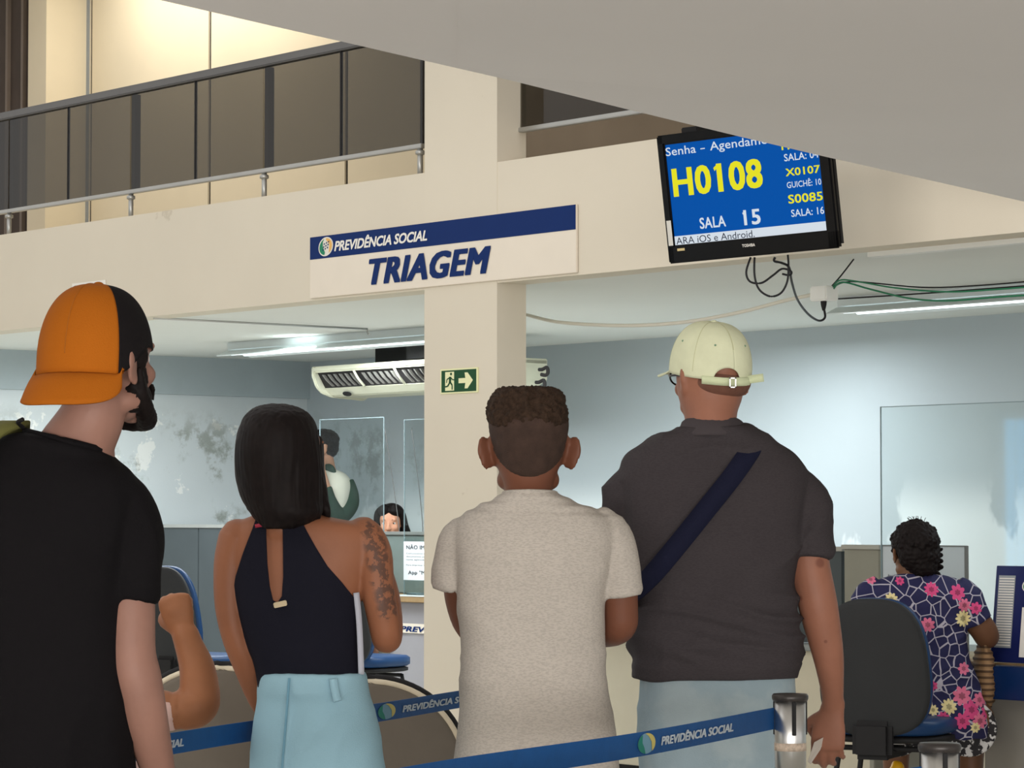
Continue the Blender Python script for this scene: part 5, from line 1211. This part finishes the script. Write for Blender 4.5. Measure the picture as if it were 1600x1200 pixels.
t = Sculpt(); t.torso(Y, [(734, 500, 526, .07, .07), (742, 488, 542, .1, .1), (760, 481, 550, .12, .12), (800, 482, 545, .13, .13), (860, 484, 540, .13, .13), (905, 484, 540, .13, .13)]); t.build('jacket', jk, r6, .008, 3)
t = Sculpt(); t.tube([PX(540, 752, Y), PX(546, 772, Y), PX(545, 790, Y-.02), PX(530, 806, Y-.08), PX(515, 785, Y-.14), PX(508, 762, Y-.165)], [.055, .062, .064, .058, .052, .045], dome=False); t.build('sleeve', gj, r6, .008, 3)
t = Sculpt(); t.tube([PX(487, 752, Y), PX(480, 810, Y), PX(485, 850, Y-.06), PX(498, 874, Y-.11)], [.058, .055, .05, .042], dome=False); t.build('sleeve', gj, r6, .008, 3)
t = Sculpt(); t.tube([PX(505, 734, Y-.03), PX(514, 731, Y-.06), PX(521, 738, Y-.07)], [.022, .03, .022]); t.build('collar', gj, r6, .008, 2)
hr = Sculpt(); R6 = H6.to_3x3(); hr.ell(H6 @ V(0, -.015, .062), (.086, .105, .075), R6); hr.ell(H6 @ V(0, -.05, .02), (.082, .065, .08), R6); hr.build('hair', hair_black, r6, .006, 2, lambda c, n_: .005*noise.noise(c*60))

# ---- 7: attendant behind the left counter, only the upper face shows
Y = 19.25; r7 = person(612, Y, 'person with long black hair seated behind the left counter screen'); sk7 = skin('attendant_skin', (206, 150, 122)); b = Sculpt()
H7 = Matrix.Translation(PX(611, 818, Y)) @ Matrix.Rotation(math.radians(172), 4, 'Z') @ Matrix.Rotation(math.radians(-6), 4, 'X'); head(b, H7, .9, 0, .95)
b.tube([PX(612, 845, Y), PX(613, 872, Y)], [.05, .055]); b.torso(Y, [(868, 595, 630, .06, .06), (882, 572, 655, .09, .09), (930, 575, 650, .11, .11), (1010, 575, 650, .13, .13)], shrink=.01)
for q_ in (-1, 1):
    cx = PX(612, 1000, Y).x
    b.tube([V(cx+q_*.16, Y, 1.03), V(cx+q_*.19, Y-.02, .88), V(cx+q_*.17, Y-.06, .83), V(cx+q_*.10, Y-.16, .86)], [.045, .04, .036, .026]); hand(b, V(cx+q_*.09, Y-.17, .862), V(-q_*.4, -1, .1), V(-q_, 0, .3), q_, .3, .9)
    b.tube([V(cx+q_*.09, Y, .52), V(cx+q_*.10, Y-.25, .53), V(cx+q_*.10, Y-.28, .42), V(cx+q_*.10, Y-.27, .05)], [.08, .06, .05, .035])
b.build('body', sk7, r7, .007, 3); eyes(H7, r7)
t = Sculpt(); t.torso(Y, [(866, 594, 631, .07, .07), (882, 570, 657, .10, .10), (930, 572, 652, .12, .12), (1012, 572, 652, .15, .14)]); t.build('blouse', cloth('dark_blouse', (50, 46, 56)), r7, .008, 3)
hr = Sculpt(); R7 = H7.to_3x3(); hr.ell(H7 @ V(0, -.026, .050), (.090, .098, .082), R7); hr.ell(H7 @ V(0, -.05, .0), (.088, .06, .09), R7)
for q_ in (-1, 1): hr.ell(H7 @ V(q_*.034, .035, .088), (.046, .060, .040), R7)
for q_ in (-1, 1): hr.tube([H7 @ V(q_*.030, .060, .118), H7 @ V(q_*.078, .040, .075), H7 @ V(q_*.092, .01, -.01), H7 @ V(q_*.105, -.01, -.10), H7 @ V(q_*.11, .0, -.22)], [.018, .022, .025, .032, .03])
hr.build('hair', hair_black, r7, .006, 2)
for q_ in (-1, 1): MB().tube([H7 @ V(q_*.018, .088, .030), H7 @ V(q_*.034, .088, .036), H7 @ V(q_*.048, .078, .030)], .003, 6).build('eyebrow', hair_black, r7, True)
sl = empty('office_chair', (PX(612, 1000, Y).x, Y+.02, 0), 'chair under the attendant behind the left counter, hidden', 'chair'); LL = WM[sl.name]
MB().fbox(LL, -.2, .2, -.2, .2, .36, .42, .02).build('seat', chair_blue, sl); 
for sx in (-1, 1):
    for sy in (-1, 1): MB().tube([LL @ V(sx*.16, sy*.16, .37), LL @ V(sx*.18, sy*.18, 0)], .012).build('leg', matte_black, sl, True)

# ---- 8: seated woman in the floral dress
Y = 11.75; r8 = person(1435, Y, 'person in navy and pink floral dress seated at the right desk'); sk8 = skin('deep_brown_skin', (108, 74, 52)); b = Sculpt()
H8 = Matrix.Translation(PX(1427, 866, Y+.12)) @ Matrix.Rotation(math.radians(16), 4, 'Z'); head(b, H8, .95, .15)
YY = Y+.12
b.tube([PX(1430, 885, YY-.01), PX(1434, 910, YY-.02)], [.054, .062])
B8 = [(898, 1400, 1470, .05, .06), (908, 1372, 1498, .08, .08), (930, 1352, 1516, .11, .11), (980, 1356, 1508, .14, .12), (1030, 1366, 1514, .16, .12), (1080, 1372, 1530, .17, .14), (1120, 1376, 1540, .17, .18), (1150, 1388, 1540, .17, .17)]
b.torso(YY, B8, shrink=.012)
b.tube([PX(1505, 925, YY), PX(1520, 960, YY), PX(1537, 985, YY+.02), PX(1542, 994, YY+.06), PX(1545, 990, YY+.16), PX(1553, 990, YY+.25)], [(.055, .055), (.056, .058), (.054, .056), (.050, .052), (.040, .040), (.027, .027)])
hand(b, PX(1553, 990, YY+.26), V(.4, .8, -.05), V(-1, .4, 0), 1, .3)
b.tube([PX(1362, 925, YY), PX(1350, 965, YY+.02), PX(1355, 985, YY+.1), PX(1400, 985, YY+.22)], [.055, .05, .046, .03]); hand(b, PX(1404, 985, YY+.23), V(.5, .8, 0), V(1, 0, .2), -1, .3)
for q_, tx in ((-1, 1395), (1, 1515)):
    hp = PX(tx, 1118, YY); b.tube([hp+V(0, -.02, -.02), hp+V(.05, .30, -.02), hp+V(.06, .36, -.12), hp+V(.05, .34, -.50)], [.098, .078, .060, .042])
    b.tube([V(hp.x+.05, YY+.34, .05), V(hp.x+.06, YY+.44, .035)], [.036, .028])
b.build('body', sk8, r8, .006, 3); eyes(H8, r8)
# dress
dress = M('floral_dress', (34, 34, 72), .8, var=.05, vscale=10)
def dresspat(nt):
    v = nt.nodes.new('ShaderNodeTexVoronoi'); v.feature = 'DISTANCE_TO_EDGE'; v.inputs['Scale'].default_value = 19
    vv = nscale(nt, npos(nt), (1, .35, 1)); nt.links.new(vv, v.inputs['Vector'])
    return nmath(nt, 'MULTIPLY', nmath(nt, 'LESS_THAN', v.outputs[0], .035), .75)
layer(dress, (196, 190, 200), dresspat)
def flower(cx_, cy_, rad, pet=8, dY=-.12):
    def f(nt):
        p = PX(cx_, cy_, YY+dY); sp_ = nt.nodes.new('ShaderNodeVectorMath'); sp_.operation = 'SUBTRACT'; nt.links.new(npos(nt), sp_.inputs[0]); sp_.inputs[1].default_value = p
        s_ = nt.nodes.new('ShaderNodeSeparateXYZ'); nt.links.new(sp_.outputs[0], s_.inputs[0])
        r_ = nmath(nt, 'SQRT', nmath(nt, 'ADD', nmath(nt, 'MULTIPLY', s_.outputs[0], s_.outputs[0]), nmath(nt, 'MULTIPLY', s_.outputs[2], s_.outputs[2])))
        th = nmath(nt, 'ARCTAN2', s_.outputs[2], s_.outputs[0]); pe = nmath(nt, 'ABSOLUTE', nmath(nt, 'SINE', nmath(nt, 'MULTIPLY', th, pet/2)))
        lim = nmath(nt, 'ADD', nmath(nt, 'MULTIPLY', pe, rad*.35), rad*.65); return nmath(nt, 'LESS_THAN', r_, lim)
    return f
pink = (206, 72, 124); pale = (222, 206, 150); rose = (214, 110, 140)
FL = [(1456, 921, .030, 10, pink), (1393, 936, .026, 9, pale), (1449, 976, .030, 8, rose), (1507, 1045, .026, 7, rose), (1456, 1071, .020, 6, pink), (1498, 926, .034, 7, pink), (1509, 946, .028, 8, rose), (1507, 967, .034, 11, pale), (1528, 951, .026, 7, pink), (1502, 1087, .040, 8, rose), (1480, 1103, .032, 10, pale), (1516, 1108, .038, 6, pink), (1532, 1094, .030, 7, rose), (1455, 1108, .022, 9, pale), (1500, 1125, .034, 8, pink), (1470, 1120, .026, 8, pink), (1530, 1126, .034, 9, rose), (1522, 1136, .022, 8, pale), (1408, 908, .018, 7, pink), (1365, 906, .020, 7, rose), (1545, 1112, .03, 8, pink), (1395, 1000, .025, 8, pink), (1380, 1080, .03, 8, rose)]
for (x, y, r_, k_, c_) in FL:
    layer(dress, c_, flower(x, y, r_, k_)); layer(dress, tuple(int(q_*.72) for q_ in c_), flower(x, y, r_*.38, 6))
t = Sculpt(); t.torso(YY, [(896, 1408, 1463, .06, .068, -.01), (902, 1385, 1486, .08, .08)]+[(a, l-1, r_+1, f_+.008, k_+.008) for a, l, r_, f_, k_ in B8[1:]], p=2.4)
t.tube([PX(1490, 920, YY), PX(1508, 935, YY), PX(1520, 960, YY), PX(1526, 973, YY)], [.06, .068, .066, .066], dome=False); t.tube([PX(1378, 920, YY), PX(1360, 932, YY), PX(1350, 955, YY+.01)], [.06, .064, .06], dome=False)
t.build('dress', dress, r8, .0065, 3, lambda c, n_: .008*smoothstep(c.z, 1.15, 1.0)*max(0, 1-abs(noise.noise(V(c.x*9, c.y*4, c.z*14)))*3)+.003*noise.noise(c*12))
bw_ = M('black_white_print', (40, 38, 40), .8, var=0)
layer(bw_, (196, 194, 192), lambda nt: nsmooth(nt, nnoise(nt, 48, 4), .50, .54))
t = Sculpt()
for tx in (1395, 1508):
    hp = PX(tx, 1128, YY); t.tube([hp+V(0, -.08, -.02), hp+V(.03, .10, -.03), hp+V(.05, .27, -.03), hp+V(.06, .33, -.08)], [.115, .112, .10, .085], dome=False)
t.build('shorts', bw_, r8, .008, 3)
for q_, tx in ((-1, 1395), (1, 1515)):
    hp = PX(tx, 1118, YY); sh = Sculpt(); f = V(hp.x+.05, YY+.34, 0); sh.tube([f+V(0, -.05, .03), f+V(0, .06, .03), f+V(0, .17, .022)], [(.034, .03), (.042, .03), (.03, .018)]); me = sh.mesh(.007, 2)
    for v in me.vertices: v.co.z = max(v.co.z, .002)
    link(me, 'sandal', shoe_m, r8, True)
hr = Sculpt(); R8 = H8.to_3x3(); hr.ell(H8 @ V(0, -.022, .045), (.094, .108, .092), R8); hr.ell(H8 @ V(.0, -.06, .0), (.088, .066, .075), R8); hr.ell(H8 @ V(.01, -.07, -.05), (.06, .05, .04), R8)
rnd = random.Random(5)
for i in range(150):
    th = rnd.uniform(0, 2*math.pi); e_ = rnd.uniform(-.5, 1.5); d_ = V(math.cos(e_)*math.sin(th), math.cos(e_)*math.cos(th), math.sin(e_))
    if d_.y > .5 and d_.z < .6: continue
    p_ = H8 @ V(d_.x*.092, d_.y*.104-.022, d_.z*.090+.042); hr.ell(p_, [rnd.uniform(.006, .012)]*3, None, 6)
hr.build('hair', hair_black, r8, .0045, 1, lambda c, n_: .006*noise.noise(c*85)+.003*noise.noise(c*190))
for k, (x, y0_, y1_) in enumerate(((1463, 862, 902), (1458, 870, 898), (1468, 858, 890))):
    pts = [PX(x+3.2*math.cos(i*.9)+i*.05, y0_+(y1_-y0_)*i/24, YY-.05+.008*math.sin(i*.9)) for i in range(25)]; m = MB(); sc = Sculpt(); sc.tube(pts, [.0062]*25, n=8, interp=2); link(mesh_from(sc.v, sc.f), 'curl', hair_black, r8, True)
for k in range(14):
    a = rnd.uniform(-1.2, 1.2); p_ = H8 @ V(.09*math.sin(a), -.03, .045+.09*math.cos(a)); d_ = V(.5*math.sin(a), 0, math.cos(a))*.022
    MB().tube([p_-d_*.5, p_+d_*.5+V(.004, 0, 0), p_+d_+V(rnd.uniform(-.01, .01), 0, -.003)], .0012, 5).build('stray_curl', hair_black, r8, True)
# woven bag at her side, yellow bag under the chair
wov = M('woven_straw', (150, 118, 84), .8, var=.1, vscale=40)
layer(wov, (84, 62, 44), lambda nt: nsmooth(nt, nmath(nt, 'SINE', nmath(nt, 'MULTIPLY', nsep(nt, 2), 260)), .1, .5))
t = Sculpt(); c_ = PX(1537, 1052, YY+.08); t.ell(c_, (.045, .11, .13)); t.ell(c_+V(.0, 0, -.05), (.05, .12, .10)); wb = empty('woven_bag', c_-V(0, 0, .15), 'tan woven bag at the right hip of the woman in floral dress', 'bag'); t.build('bag_body', wov, wb, .007, 3, lambda c, n_: .003*math.sin(c.z*260))
MB().tube([c_+V(0, -.08, .08), c_+V(-.01, -.05, .16), c_+V(-.02, .0, .18), c_+V(-.01, .05, .16), c_+V(0, .08, .08)], .008).build('handle', wov, wb, True)
yel = M('yellow_plastic', (226, 168, 22), .35, var=.15, vscale=25, spec=.5)
yb = empty('plastic_bag', (PX(1390, 1200, Y+.2).x, Y+.22, 0), 'yellow plastic bag on the floor under the office chair', 'bag')
t = Sculpt(); c_ = PX(1390, 1208, Y+.22); t.ell(V(c_.x, c_.y, .15), (.15, .11, .145)); t.tube([V(c_.x, c_.y, .24), V(c_.x+.03, c_.y, .34)], [.05, .02])
me = t.mesh(.008, 4, lambda c, n_: .012*(1-abs(noise.noise(V(c.x*16, c.y*16, c.z*5)))*3))
for v in me.vertices: v.co.z = max(v.co.z, .002)
link(me, 'bag_body', yel, yb, True)
